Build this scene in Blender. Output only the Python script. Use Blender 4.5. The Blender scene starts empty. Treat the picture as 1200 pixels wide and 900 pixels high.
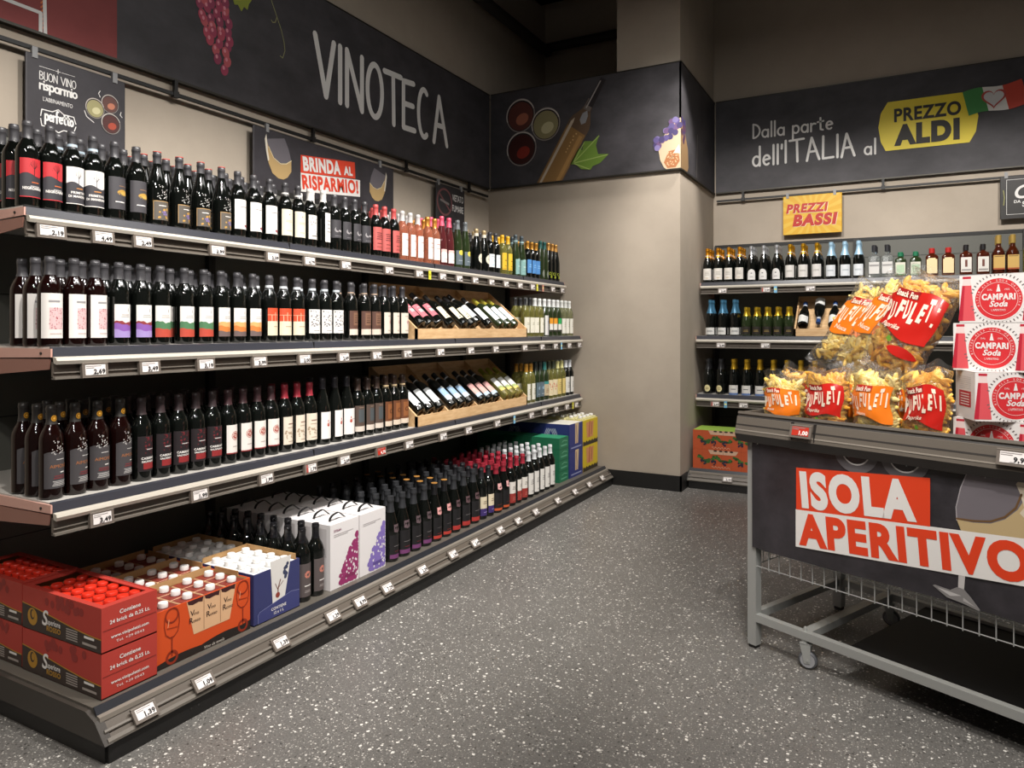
import bpy, math, random
from mathutils import Matrix, Vector
random.seed(7)
R = math.radians
SC = bpy.context.scene
COL = SC.collection

# ------------------------------------------------------------------ camera, world, lights, exposure
SC.view_settings.view_transform = 'Standard'
SC.view_settings.look = 'None'
SC.view_settings.exposure = 0.13
SC.view_settings.gamma = 1.0
SC.view_settings.use_curve_mapping = False
cd = bpy.data.cameras.new('camera')
cd.sensor_fit = 'HORIZONTAL'
cd.sensor_width = 36.0
cd.lens = 24.9
cd.shift_y = -0.05375
cd.clip_start = 0.05
cam = bpy.data.objects.new('camera', cd)
cam.location = (0, 0, 1.36)
cam.rotation_euler = (R(90), 0, R(28.305))
COL.objects.link(cam)
SC.camera = cam
w = bpy.data.worlds.new('world')
w.use_nodes = True
w.node_tree.nodes['Background'].inputs[0].default_value = (1.0, 0.93, 0.85, 1)
w.node_tree.nodes['Background'].inputs[1].default_value = 0.06
SC.world = w

def spot(loc, target, power, deg=60, blend=0.6, size=0.06, col=(1, .955, .90)):
    l = bpy.data.lights.new('ceiling_or_fill_spot', 'SPOT')
    l.energy = power; l.spot_size = R(deg); l.spot_blend = blend; l.shadow_soft_size = size; l.color = col
    o = bpy.data.objects.new('ceiling_or_fill_spot', l)
    o.location = loc
    o.rotation_euler = (Vector(target) - Vector(loc)).to_track_quat('-Z', 'Y').to_euler()
    COL.objects.link(o)

def area(loc, target, power, sx, sy, col=(1, .95, .88)):
    l = bpy.data.lights.new('overhead_fill_light', 'AREA')
    l.shape = 'RECTANGLE'; l.size = sx; l.size_y = sy; l.energy = power; l.color = col
    o = bpy.data.objects.new('overhead_fill_light', l)
    o.location = loc
    o.rotation_euler = (Vector(target) - Vector(loc)).to_track_quat('-Z', 'Y').to_euler()
    COL.objects.link(o)

for k in range(6):                       # track over the aisle, turned to the long wine shelves
    y = 1.0 + 0.95 * k
    spot((-0.75, y - .15, 3.95), (-2.62, y + .1, 1.2), (270, 265, 250, 230, 195, 165)[k], (68, 67, 65, 62, 59, 57)[k], .5)
for x in (-1.0, 0.1, 1.1):               # track in front of the rear shelves
    spot((x, 4.2, 3.95), (x + .05, 6.6, 1.65), 230, 62, .6)
spot((0.1, 1.2, 3.9), (0.15, 3.0, 1.05), 260, 50, .7)      # on the snack table
spot((-0.5, 0.6, 3.9), (-0.1, 3.1, .8), 150, 50, .7)
spot((-1.15, 3.9, 3.95), (-1.72, 5.85, 2.85), 75, 44, .9)  # on the pillar
spot((-0.9, 2.2, 3.9), (-2.0, 5.9, 1.6), 22, 44, .7)
for x, y in ((0.6, -1.4), (-0.6, -1.0), (1.5, 0.2)):       # unseen spots added behind the camera as front fill
    spot((x, y, 3.9), (-2.2, 2.6 + x, .5), 170, 44, .6)
spot((0.3, -0.5, 3.8), (0.35, 3.0, .7), 170, 40, .7)        # added to brighten the table front
spot((1.3, 0.9, 3.9), (0.4, 2.0, 0), 90, 62, .8)  # unseen spot added to brighten the floor by the table
area((-0.5, 2.4, 4.2), (-0.5, 2.4, 0), 70, 1.2, 4.0, (1, .97, .93))  # unseen overhead area added as soft fill along the aisle

# ------------------------------------------------------------------ materials
def lin(h):
    h = h.lstrip('#')
    out = []
    for i in (0, 2, 4):
        c = int(h[i:i + 2], 16) / 255
        out.append(c / 12.92 if c <= 0.04045 else ((c + 0.055) / 1.055) ** 2.4)
    return (*out, 1.0)

MATS = {}
def mat(h, rough=0.5, metal=0.0, trans=0.0, coat=0.0, spec=0.5):
    key = (h, rough, metal, trans, coat, spec)
    if key in MATS:
        return MATS[key]
    m = bpy.data.materials.new('surface_' + h.lstrip('#'))
    m.use_nodes = True
    b = m.node_tree.nodes['Principled BSDF']
    b.inputs['Base Color'].default_value = lin(h)
    b.inputs['Roughness'].default_value = rough
    b.inputs['Metallic'].default_value = metal
    b.inputs['Transmission Weight'].default_value = trans
    b.inputs['Coat Weight'].default_value = coat
    b.inputs['Coat Roughness'].default_value = 0.08
    b.inputs['Specular IOR Level'].default_value = spec
    m.diffuse_color = lin(h)
    MATS[key] = m
    return m

def nodes(name, rough=0.5):
    m = bpy.data.materials.new(name)
    m.use_nodes = True
    nt = m.node_tree
    b = nt.nodes['Principled BSDF']
    b.inputs['Roughness'].default_value = rough
    tc = nt.nodes.new('ShaderNodeTexCoord')
    return m, nt, b, tc

def N(nt, kind, **kw):
    n = nt.nodes.new(kind)
    for k, v in kw.items():
        if k in n.inputs:
            n.inputs[k].default_value = v
        else:
            setattr(n, k, v)
    return n

def ramp(nt, stops):
    n = nt.nodes.new('ShaderNodeValToRGB')
    els = n.color_ramp.elements
    while len(els) < len(stops):
        els.new(0.5)
    for e, (p, c) in zip(els, stops):
        e.position = p
        e.color = lin(c) if isinstance(c, str) else (c, c, c, 1)
    return n

def mixc(nt, fac, a, b):
    n = nt.nodes.new('ShaderNodeMix')
    n.data_type = 'RGBA'
    for sock, v in ((n.inputs[0], fac), (n.inputs[6], a), (n.inputs[7], b)):
        if hasattr(v, 'is_output'):
            nt.links.new(v, sock)
        elif isinstance(v, str):
            sock.default_value = lin(v)
        else:
            sock.default_value = v
    return n.outputs[2]

def floor_mat():
    m, nt, b, tc = nodes('speckled_vinyl', 0.42)
    big = N(nt, 'ShaderNodeTexNoise', Scale=1.3, Detail=4.0)
    fine = N(nt, 'ShaderNodeTexNoise', Scale=160.0, Detail=2.0)
    dist = N(nt, 'ShaderNodeTexNoise', Scale=55.0, Detail=2.0)
    L = nt.links.new
    for n in (big, fine, dist):
        L(tc.outputs['Object'], n.inputs['Vector'])
    base = ramp(nt, [(.3, '#5a5854'), (.7, '#6e6c68')])
    L(big.outputs['Fac'], base.inputs[0])
    grain = ramp(nt, [(.35, '#464442'), (.62, '#75726f')])
    L(fine.outputs['Fac'], grain.inputs[0])
    c = mixc(nt, .5, base.outputs[0], grain.outputs[0])
    mixv = N(nt, 'ShaderNodeVectorMath', operation='MULTIPLY_ADD')
    L(dist.outputs['Color'], mixv.inputs[0])
    mixv.inputs[1].default_value = (.012, .012, .012)
    L(tc.outputs['Object'], mixv.inputs[2])
    for sc, thr, keep, col, fac in ((52, .21, .56, '#dedad3', .95), (95, .24, .54, '#c6c2bb', .9), (150, .28, .5, '#a5a19b', .75), (75, .24, .6, '#2f2d2b', .8)):
        v = N(nt, 'ShaderNodeTexVoronoi', Scale=float(sc), voronoi_dimensions='3D')
        L(mixv.outputs[0], v.inputs['Vector'])
        sep = nt.nodes.new('ShaderNodeSeparateColor')
        L(v.outputs['Color'], sep.inputs[0])
        k = N(nt, 'ShaderNodeMath', operation='GREATER_THAN'); k.inputs[1].default_value = keep
        L(sep.outputs[0], k.inputs[0])
        s = N(nt, 'ShaderNodeMath', operation='MULTIPLY'); s.inputs[1].default_value = thr * 1.6
        L(sep.outputs[1], s.inputs[0])
        d = N(nt, 'ShaderNodeMath', operation='LESS_THAN')
        L(v.outputs['Distance'], d.inputs[0]); L(s.outputs[0], d.inputs[1])
        a = N(nt, 'ShaderNodeMath', operation='MULTIPLY')
        L(k.outputs[0], a.inputs[0]); L(d.outputs[0], a.inputs[1])
        a2 = N(nt, 'ShaderNodeMath', operation='MULTIPLY'); a2.inputs[1].default_value = fac
        L(a.outputs[0], a2.inputs[0])
        c = mixc(nt, a2.outputs[0], c, col)
    L(c, b.inputs['Base Color'])
    b.inputs['Coat Weight'].default_value = 0.15
    b.inputs['Coat Roughness'].default_value = 0.25
    return m

def noisy(name, c0, c1, scale=4.0, rough=0.8, stretch=(1, 1, 1), bump=0.0, lo=.35, hi=.65, detail=6.0):
    m, nt, b, tc = nodes(name, rough)
    mp = nt.nodes.new('ShaderNodeMapping')
    mp.inputs['Scale'].default_value = stretch
    nt.links.new(tc.outputs['Object'], mp.inputs['Vector'])
    n = N(nt, 'ShaderNodeTexNoise', Scale=scale, Detail=detail, Roughness=.62)
    nt.links.new(mp.outputs[0], n.inputs['Vector'])
    r = ramp(nt, [(lo, c0), (hi, c1)])
    nt.links.new(n.outputs['Fac'], r.inputs[0])
    nt.links.new(r.outputs[0], b.inputs['Base Color'])
    if bump:
        bp = N(nt, 'ShaderNodeBump', Strength=bump, Distance=.01)
        nt.links.new(n.outputs['Fac'], bp.inputs['Height'])
        nt.links.new(bp.outputs[0], b.inputs['Normal'])
    return m

def film_mat():
    m = bpy.data.materials.new('clear_film')
    m.use_nodes = True
    nt = m.node_tree
    nt.nodes.clear()
    out = nt.nodes.new('ShaderNodeOutputMaterial')
    tr = nt.nodes.new('ShaderNodeBsdfTransparent')
    gl = nt.nodes.new('ShaderNodeBsdfGlossy'); gl.inputs['Roughness'].default_value = .14
    df = nt.nodes.new('ShaderNodeBsdfDiffuse'); df.inputs['Color'].default_value = (.9, .85, .8, 1)
    fr = N(nt, 'ShaderNodeFresnel', IOR=1.6)
    a = nt.nodes.new('ShaderNodeMixShader'); bx = nt.nodes.new('ShaderNodeMixShader')
    bx.inputs[0].default_value = .03
    tc = nt.nodes.new('ShaderNodeTexCoord')
    n = N(nt, 'ShaderNodeTexNoise', Scale=28.0, Detail=3.0, Distortion=1.5)
    bp = N(nt, 'ShaderNodeBump', Strength=.7, Distance=.02)
    L = nt.links.new
    L(tc.outputs['Object'], n.inputs['Vector']); L(n.outputs['Fac'], bp.inputs['Height'])
    L(bp.outputs[0], gl.inputs['Normal']); L(bp.outputs[0], fr.inputs['Normal'])
    mu = N(nt, 'ShaderNodeMath', operation='MULTIPLY'); mu.inputs[1].default_value = .75
    L(fr.outputs[0], mu.inputs[0]); L(mu.outputs[0], a.inputs[0]); L(tr.outputs[0], a.inputs[1]); L(gl.outputs[0], a.inputs[2])
    L(a.outputs[0], bx.inputs[1]); L(df.outputs[0], bx.inputs[2]); L(bx.outputs[0], out.inputs['Surface'])
    return m

FLOOR = floor_mat()
WALL = noisy('greige_paint', '#ab9f90', '#b2a697', 3.0, .85)
WALLUP = WALL
CEIL = mat('#1c1917', .9)
CHALK = noisy('chalkboard', '#302e31', '#4d4a4e', 3.2, .62, (1, 1, 1.5), 0, .3, .75, 9.0)
CHALKRED = noisy('red_chalkboard', '#7c2f2e', '#8d3c3a', 3.0, .65)
WOOD = noisy('pale_plywood', '#c09a6e', '#d6b488', 9.0, .55, (1, 6, 6))
KRAFT = noisy('brown_cardboard', '#a98355', '#b99464', 12.0, .8)
FILM = film_mat()
PANELGREY = mat('#5c5c56', .55)
SHELFGREY = mat('#6d675f', .45)
RAILGREY = mat('#5b534b', .45)
RAILLIP = mat('#b9b2a6', .35)
STRIP = mat('#33343b', .32)
BLACK = mat('#161514', .5)
STEEL = mat('#a5a5a2', .38, .4)
WHITE = mat('#e9e6e0', .5)
CARDW = mat('#e4dedb', .45)

# ------------------------------------------------------------------ mesh helpers
TEXTS = {}
def text_geo(s, bold=0.0, shear=0.0):
    key = (s, bold, shear)
    if key in TEXTS:
        return TEXTS[key]
    c = bpy.data.curves.new('lettering_source', 'FONT')
    c.body = s; c.size = 1.0; c.offset = bold; c.shear = shear; c.resolution_u = 5; c.space_character = 1 + bold * 2.6
    o = bpy.data.objects.new('lettering_source', c)
    COL.objects.link(o)
    dg = bpy.context.evaluated_depsgraph_get()
    me = bpy.data.meshes.new_from_object(o.evaluated_get(dg))
    vs = [tuple(v.co) for v in me.vertices]
    fs = [tuple(p.vertices) for p in me.polygons]
    bpy.data.objects.remove(o); bpy.data.curves.remove(c); bpy.data.meshes.remove(me)
    x0 = min(v[0] for v in vs); x1 = max(v[0] for v in vs)
    TEXTS[key] = (vs, fs, x0, x1)
    return TEXTS[key]

CAPH = 0.69
class MB:
    def __init__(self):
        self.v = []; self.f = []; self.mi = []; self.mats = []
    def slot(self, m):
        if m not in self.mats:
            self.mats.append(m)
        return self.mats.index(m)
    def add(self, vs, fs, m, M=None):
        o = len(self.v); k = self.slot(m)
        if M is not None:
            vs = [tuple(M @ Vector(p)) for p in vs]
        self.v += vs
        for f in fs:
            self.f.append(tuple(i + o for i in f)); self.mi.append(k)
        return self
    def box(self, x0, y0, z0, x1, y1, z1, m, M=None):
        vs = [(x0, y0, z0), (x1, y0, z0), (x1, y1, z0), (x0, y1, z0), (x0, y0, z1), (x1, y0, z1), (x1, y1, z1), (x0, y1, z1)]
        fs = [(3, 2, 1, 0), (4, 5, 6, 7), (0, 1, 5, 4), (1, 2, 6, 5), (2, 3, 7, 6), (3, 0, 4, 7)]
        return self.add(vs, fs, m, M)
    def rbox(self, x0, y0, z0, x1, y1, z1, m, b=.004, M=None):     # box with softened upright and top edges
        pts = []
        for (cx, cy, a0) in ((x1 - b, y1 - b, 0), (x0 + b, y1 - b, 90), (x0 + b, y0 + b, 180), (x1 - b, y0 + b, 270)):
            for k in range(3):
                a = R(a0 + 45 * k); pts.append((cx, cy, math.cos(a), math.sin(a)))
        rings = [(z0, b), (z1 - b, b), (z1 - b * .3, b * .7), (z1, 0)]
        vs = [(cx + ca * r, cy + sa * r, z) for z, r in rings for cx, cy, ca, sa in pts]
        n = len(pts)
        fs = [(k * n + i, k * n + (i + 1) % n, (k + 1) * n + (i + 1) % n, (k + 1) * n + i) for k in range(len(rings) - 1) for i in range(n)]
        fs += [tuple(range(n))[::-1], tuple((len(rings) - 1) * n + i for i in range(n))]
        return self.add(vs, fs, m, M)
    def prism(self, prof, x0, x1, m, M=None):                       # profile of (y, z), drawn out along x
        n = len(prof)
        vs = [(x0, y, z) for y, z in prof] + [(x1, y, z) for y, z in prof]
        fs = [(i, (i + 1) % n, n + (i + 1) % n, n + i) for i in range(n)] + [tuple(range(n))[::-1], tuple(range(n, 2 * n))]
        return self.add(vs, fs, m, M)
    def lathe(self, prof, m, seg=20, M=None):                       # profile rows (r, z) or (rx, z, ry, exponent)
        vs = []; fs = []
        rows = [(p[0], p[1], p[2] if len(p) > 2 else p[0], p[3] if len(p) > 3 else 2.0) for p in prof]
        for rx, z, ry, e in rows:
            for i in range(seg):
                a = 2 * math.pi * (i + .5) / seg
                c, s = math.cos(a), math.sin(a)
                vs.append((math.copysign(abs(c) ** (2 / e), c) * rx, math.copysign(abs(s) ** (2 / e), s) * ry, z))
        for k in range(len(rows) - 1):
            for i in range(seg):
                j = (i + 1) % seg
                fs.append((k * seg + i, k * seg + j, (k + 1) * seg + j, (k + 1) * seg + i))
        if rows[0][0] > 1e-5:
            fs.append(tuple(range(seg))[::-1])
        if rows[-1][0] > 1e-5:
            fs.append(tuple((len(rows) - 1) * seg + i for i in range(seg)))
        return self.add(vs, fs, m, M)
    def tube(self, pts, r, m, seg=8, closed=False):
        pts = [Vector(p) for p in pts]
        n = len(pts); vs = []; fs = []
        for i, p in enumerate(pts):
            a = pts[(i - 1) % n] if (i or closed) else p
            b = pts[(i + 1) % n] if (i < n - 1 or closed) else p
            t = (b - a).normalized()
            up = Vector((0, 0, 1)) if abs(t.z) < .9 else Vector((1, 0, 0))
            u = t.cross(up).normalized(); q = t.cross(u)
            for k in range(seg):
                an = 2 * math.pi * k / seg
                vs.append(tuple(p + (u * math.cos(an) + q * math.sin(an)) * r))
        for i in range(n if closed else n - 1):
            for k in range(seg):
                fs.append((i * seg + k, i * seg + (k + 1) % seg, ((i + 1) % n) * seg + (k + 1) % seg, ((i + 1) % n) * seg + k))
        if not closed:
            fs += [tuple(range(seg))[::-1], tuple((n - 1) * seg + k for k in range(seg))]
        return self.add(vs, fs, m)
    def poly(self, pts, m, y=0.0, fn=None):                         # flat outline in x, z seen from -y
        vs = [(x, y, z) for x, z in pts]
        if fn: vs = [fn(x, z, y) for x, _, z in vs]
        return self.add(vs, [tuple(range(len(pts)))], m)
    def disc(self, x, z, rx, rz, m, y=0.0, n=24, fn=None, tilt=0.0):
        ct, st = math.cos(tilt), math.sin(tilt)
        pts = []
        for i in range(n):
            a = 2 * math.pi * i / n
            px, pz = rx * math.cos(a), rz * math.sin(a)
            pts.append((x + px * ct - pz * st, z + px * st + pz * ct))
        return self.poly(pts, m, y, fn)
    def ring(self, x, z, r0, r1, m, y=0.0, n=32, a0=0, a1=360, sx=1.0):
        vs = []
        for i in range(n + 1):
            a = R(a0 + (a1 - a0) * i / n)
            vs += [(x + sx * r0 * math.cos(a), y, z + r0 * math.sin(a)), (x + sx * r1 * math.cos(a), y, z + r1 * math.sin(a))]
        return self.add(vs, [(2 * i, 2 * i + 1, 2 * i + 3, 2 * i + 2) for i in range(n)], m)
    def ribbon(self, pts, wd, m, y=0.0, caps=True, fn=None):
        h = wd / 2
        vs = []; fs = []
        y0 = y
        for i in range(len(pts) - 1):
            y = y0 - 1.5e-5 * i
            (xa, za), (xb, zb) = pts[i], pts[i + 1]
            d = math.hypot(xb - xa, zb - za) or 1e-6
            nx, nz = -(zb - za) / d * h, (xb - xa) / d * h
            o = len(vs)
            vs += [(xa + nx, y, za + nz), (xa - nx, y, za - nz), (xb - nx, y, zb - nz), (xb + nx, y, zb + nz)]
            fs.append((o, o + 1, o + 2, o + 3))
        if caps:
            for j, (x, z) in enumerate(pts):
                o = len(vs); y = y0 - 1.5e-5 * (len(pts) + j)
                vs += [(x + h * math.cos(k * math.pi / 4), y, z + h * math.sin(k * math.pi / 4)) for k in range(8)]
                fs.append(tuple(range(o, o + 8)))
        if fn: vs = [fn(a, c, b) for a, b, c in vs]
        return self.add(vs, fs, m)
    def text(self, s, x, z, h, m, y=0.0, w=None, align='L', bold=0.0, shear=0.0, rot=0.0, fn=None, maxw=None):
        vs, fs, x0, x1 = text_geo(s, bold, shear)
        k = h / CAPH
        wid = (x1 - x0) * k
        kx = k * (w / wid if w else (maxw / wid if maxw and wid > maxw else 1))
        wid = (x1 - x0) * kx
        ox = {'L': 0, 'C': -wid / 2, 'R': -wid}[align]
        ct, st = math.cos(rot), math.sin(rot)
        out = []
        for vx, vy, _ in vs:
            px = (vx - x0) * kx + ox; pz = vy * k
            px, pz = x + px * ct - pz * st, z + px * st + pz * ct
            out.append(fn(px, pz, y) if fn else (px, y, pz))
        return self.add(out, fs, m)
    def mesh(self, name, smooth=True):
        me = bpy.data.meshes.new(name)
        me.from_pydata(self.v, [], self.f)
        for m in self.mats:
            me.materials.append(m)
        me.polygons.foreach_set('material_index', self.mi)
        if smooth:
            me.polygons.foreach_set('use_smooth', [True] * len(self.f))
            me.set_sharp_from_angle(angle=R(38))
        me.update()
        return me
    def build(self, name, parent=None, loc=(0, 0, 0), rz=0.0, smooth=True):
        return obj(name, self.mesh(name, smooth), parent, loc, rz)

def obj(name, me, parent=None, loc=(0, 0, 0), rz=0.0):
    o = bpy.data.objects.new(name, me)
    COL.objects.link(o)
    o.location = loc
    o.rotation_euler = (0, 0, rz)
    if parent:
        o.parent = parent
    return o

def tag(o, label, cat, group=None):
    o['label'] = label; o['category'] = cat
    if group: o['group'] = group
    return o

def struct(o):
    o['kind'] = 'structure'
    return o

def empty(name, loc, rz=0.0):
    return obj(name, None, None, loc, rz)

def copy_tree(src):
    c = src.copy(); COL.objects.link(c)
    for ch in src.children:
        d = ch.copy(); COL.objects.link(d); d.parent = c
        for g in ch.children:
            e = g.copy(); COL.objects.link(e); e.parent = d
    return c

ORD = ['first', 'second', 'third', 'fourth', 'fifth', 'sixth', 'seventh', 'eighth', 'ninth', 'tenth', 'eleventh', 'twelfth']
CNT = ['none', 'one', 'two', 'three', 'four', 'five', 'six', 'seven', 'eight', 'nine', 'ten', 'eleven', 'twelve']
RZL, RZB, RZC = R(90), 0.0, R(-25)        # long wall, rear wall, snack table

# ------------------------------------------------------------------ room shell
def bx(name, *a):
    b = MB(); b.box(*a); return struct(b.build(name, smooth=False))
bx('floor', -3.6, -4, -.05, 6, 7.3, 0, FLOOR)
bx('wall_left', -3.56, -4, 0, -3.42, 7.3, 5.4, WALL)
bx('wall_rear', -3.42, 7.13, 0, 6, 7.27, 5.4, WALL)
bx('ceiling', -3.6, -4, 5.4, 6, 7.3, 5.5, CEIL)
b = MB()
b.box(-2.126, 5.88, 0, -1.57, 7.13, 5.4, WALL)
b.box(-3.42, 5.88, 0, -2.126, 7.13, 3.55, WALL)
struct(b.build('pillar', smooth=False))
b = MB()
b.box(-2.36, 5.866, 0, -1.556, 5.88, .13, BLACK)
b.box(-1.57, 5.866, 0, -1.556, 6.1, .13, BLACK)
struct(b.build('baseboard_pillar', smooth=False))
bx('baseboard_rear', -1.5, 7.115, 0, 6, 7.13, .13, BLACK)
b = MB()
b.tube([(-3.3, 2.5, 4.36), (-3.3, 6.95, 4.36)], .055, mat('#2a2622', .7), 12)
tag(b.build('ceiling_pipe'), 'dark pipe running along the long wall above the chalkboard banner', 'pipe')
b = MB()
b.tube([(-3.38, 6.98, 4.42), (-2.2, 6.98, 4.42)], .05, mat('#2a2622', .7), 12)
tag(b.build('ceiling_pipe'), 'dark pipe crossing the recess behind the pillar above its banner', 'pipe')
b = MB()
b.box(-3.36, 3.2, 4.86, -3.1, 6.9, 5.1, mat('#221f1c', .7)); b.box(-3.36, 6.7, 4.86, -2.2, 6.9, 5.1, mat('#221f1c', .7))
tag(b.build('air_duct', smooth=False), 'dark square duct high under the ceiling in the corner recess', 'duct')
# ------------------------------------------------------------------ hand-drawn lettering (strokes; cap height 1)
def arc(cx, cz, rx, rz, a0, a1, n=14):
    return [(cx + rx * math.cos(R(a0 + (a1 - a0) * i / n)), cz + rz * math.sin(R(a0 + (a1 - a0) * i / n))) for i in range(n + 1)]
GL = {
    'V': (.52, [[(0, 1), (.30, .02), (.52, 1)]]), 'I': (.06, [[(.03, 1), (.03, .02)]]),
    'N': (.46, [[(.02, .02), (.02, 1), (.44, .02), (.44, 1)]]), 'O': (.5, [arc(.25, .5, .24, .49, 90, 450, 26)]),
    'T': (.54, [[(0, .97), (.54, 1)], [(.28, .98), (.30, .02)]]), 'E': (.42, [[(.38, 1), (.03, .96), (.03, .04), (.42, .06)], [(.03, .52), (.36, .54)]]),
    'C': (.44, [arc(.26, .5, .24, .49, 60, 300, 18)]), 'A': (.46, [[(0, 0), (.18, 1), (.46, .02)], [(.07, .38), (.36, .40)]]),
    'L': (.4, [[(.03, 1), (.02, .03), (.4, .05)]]), 'D': (.44, [[(.03, 1), (.03, .02)] + arc(.03, .5, .40, .48, -90, 90, 14)]),
    'B': (.42, [[(.03, 0), (.03, 1)] + arc(.1, .76, .26, .24, 90, -90, 10) + arc(.1, .26, .3, .26, 90, -90, 10) + [(.03, 0)]]),
    'U': (.42, [[(.02, 1)] + arc(.21, .24, .19, .24, 180, 360, 10) + [(.40, 1)]]),
    'a': (.4, [arc(.19, .27, .18, .26, 50, 360, 16), [(.37, .52), (.37, .0)]]), 'l': (.08, [[(.04, 1.05), (.04, 0)]]),
    'p': (.4, [[(.03, .54), (.03, -.35)], arc(.2, .28, .18, .26, 160, -150, 16)]), 'r': (.28, [[(.03, .54), (.03, 0)], arc(.2, .3, .17, .22, 170, 60, 6)]),
    't': (.34, [[(.16, .85), (.17, .08), (.3, .02)], [(0, .58), (.33, .62)]]), 'e': (.38, [[(.03, .28), (.36, .34)] + arc(.2, .28, .17, .26, 15, 310, 16)]),
    'd': (.4, [arc(.19, .27, .18, .26, 50, 360, 16), [(.37, 1.05), (.37, 0)]]), "'": (.08, [[(.04, 1.02), (.03, .8)]]),
    'i': (.06, [[(.03, .54), (.03, 0)], [(.03, .78), (.035, .8)]]), 's': (.3, [[(.28, .5), (.12, .53), (.05, .4), (.25, .2), (.2, .04), (.02, .03)]]),
    'm': (.56, [[(.03, .54), (.03, 0)], arc(.16, .34, .12, .19, 180, 0, 8) + [(.28, 0)], arc(.41, .34, .13, .19, 180, 0, 8) + [(.54, 0)]]),
    'o': (.38, [arc(.19, .27, .17, .26, 90, 450, 18)]), 'f': (.3, [arc(.2, .82, .12, .2, 60, 180, 6) + [(.09, -.05)], [(0, .52), (.28, .55)]]),
    ' ': (.22, []),
}
def hand(b, s, x, z, h, m, y, wd=.08, w=None, gap=.1, sx=1.0, slope=0.0, weights=None):
    tot = sum(GL[c][0] + gap for c in s) - gap
    k = (w / (tot * h)) if w else sx
    cx = 0
    for c in s:
        gw, st = GL[c]
        for j, path in enumerate(st):
            b.ribbon([(x + (cx + px) * h * k, z + pz * h + slope * (cx + px) * h * k) for px, pz in path], wd * h, m, y)
        cx += gw + gap

CH = mat('#e6e4e1', .7)
def plate(name, x0, z0, x1, z1, th, m, loc, rz, edge=None):
    b = MB(); b.box(x0, 0, z0, x1, th, z1, m)
    if edge:
        b.box(x0, -.006, z0 - .012, x1, th, z0, edge); b.box(x0, -.004, z1, x1, th, z1 + .008, edge)
    return b.build(name, None, loc, rz, smooth=False)

# wall banner over the long shelves: local x = world Y, front faces the aisle
TRIM = mat('#3a3731', .4, .5)
LB = plate('wall_banner', -.6, 2.70, 5.845, 3.585, .028, CHALK, (-3.392, 0, 0), RZL, TRIM)
tag(LB, 'long dark chalkboard banner lettered VINOTECA above the long wine shelves', 'banner')
b = MB(); b.box(-.6, -.0016, 2.70, 2.164, 0, 3.585, CHALKRED)
for pts in ([(-.3, 3.1), (1.0, 2.80), (1.806, 2.787), (1.806, 2.70)], [(-.3, 3.2), (1.05, 3.0), (1.822, 2.9), (1.826, 2.70)]):
    b.ribbon(pts, .016, CH, -.003)
for k in range(26):
    x = .5 + k * .045
    b.ribbon([(x, 2.82), (x + .05, 2.92)], .006, mat('#d8763c', .7), -.0028, False)
for k in range(9):
    b.ribbon([(1.806, 2.71 + k * .02), (1.824, 2.735 + k * .02)], .006, mat('#d8763c', .7), -.0028, False)
p = b.build('red_end_print', LB); p['label'] = 'dark red end of the banner with chalk outline'
b = MB()
VZ, VH = 2.93, .395
for c, x0, x1 in (('V', 3.53, 3.71), ('I', 3.755, 3.79), ('N', 3.835, 4.01), ('O', 4.06, 4.235), ('T', 4.26, 4.465), ('E', 4.485, 4.645), ('C', 4.69, 4.83), ('A', 4.915, 5.11)):
    gw = GL[c][0]
    for path in GL[c][1]:
        b.ribbon([(x0 + px / gw * (x1 - x0), VZ + pz * VH) for px, pz in path], .044, CH, -.002)
b.build('lettering', LB)
b = MB()                                              # printed grape bunch, leaf and tendril
gm = [mat(c, .6) for c in ('#b8475c', '#a63e5a', '#c45a62', '#963a58')]
gl = mat('#dd8f9c', .6)
rg = random.Random(3)
cells = []
for r_ in range(14):
    z = 3.42 - r_ * .043
    xc = 2.66 + .011 * r_ + .004 * math.sin(r_)
    hw = (.17, .17, .165, .15, .135, .13, .12, .12, .11, .10, .09, .075, .055, .03)[r_]
    n = max(1, int(hw * 2 / .05))
    for i in range(n):
        cells.append((xc - hw + (i + .5) * 2 * hw / n + rg.uniform(-.008, .008), z + rg.uniform(-.01, .01)))
rg.shuffle(cells)
for k, (x, z) in enumerate(cells):
    b.disc(x, z, .026, .034, rg.choice(gm), -.0016 - k * 1e-5, 12, tilt=rg.uniform(-.3, .3))
    b.disc(x - .007, z + .01, .009, .012, gl, -.0026 - k * 1e-5, 8)
b.build('grape_print', LB)
b = MB()
lf = [(2.80, 3.42), (2.83, 3.30), (2.86, 3.29), (2.875, 3.255), (2.90, 3.265), (2.925, 3.235), (2.945, 3.27), (2.97, 3.262), (2.98, 3.30), (3.0, 3.33), (2.98, 3.42)]
b.poly(lf, mat('#8f9a36', .6), -.0016)
b.ribbon([(3.12, 3.50), (3.153, 3.396), (3.199, 3.308), (3.235, 3.24), (3.258, 3.17), (3.265, 3.12), (3.246, 3.068), (3.225, 3.075)], .005, mat('#9a9a6a', .6), -.0018)
b.ribbon([(3.199, 3.308), (3.185, 3.27), (3.165, 3.262), (3.153, 3.272)], .005, mat('#9a9a6a', .6), -.0018)
b.build('vine_leaf_print', LB)

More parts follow.
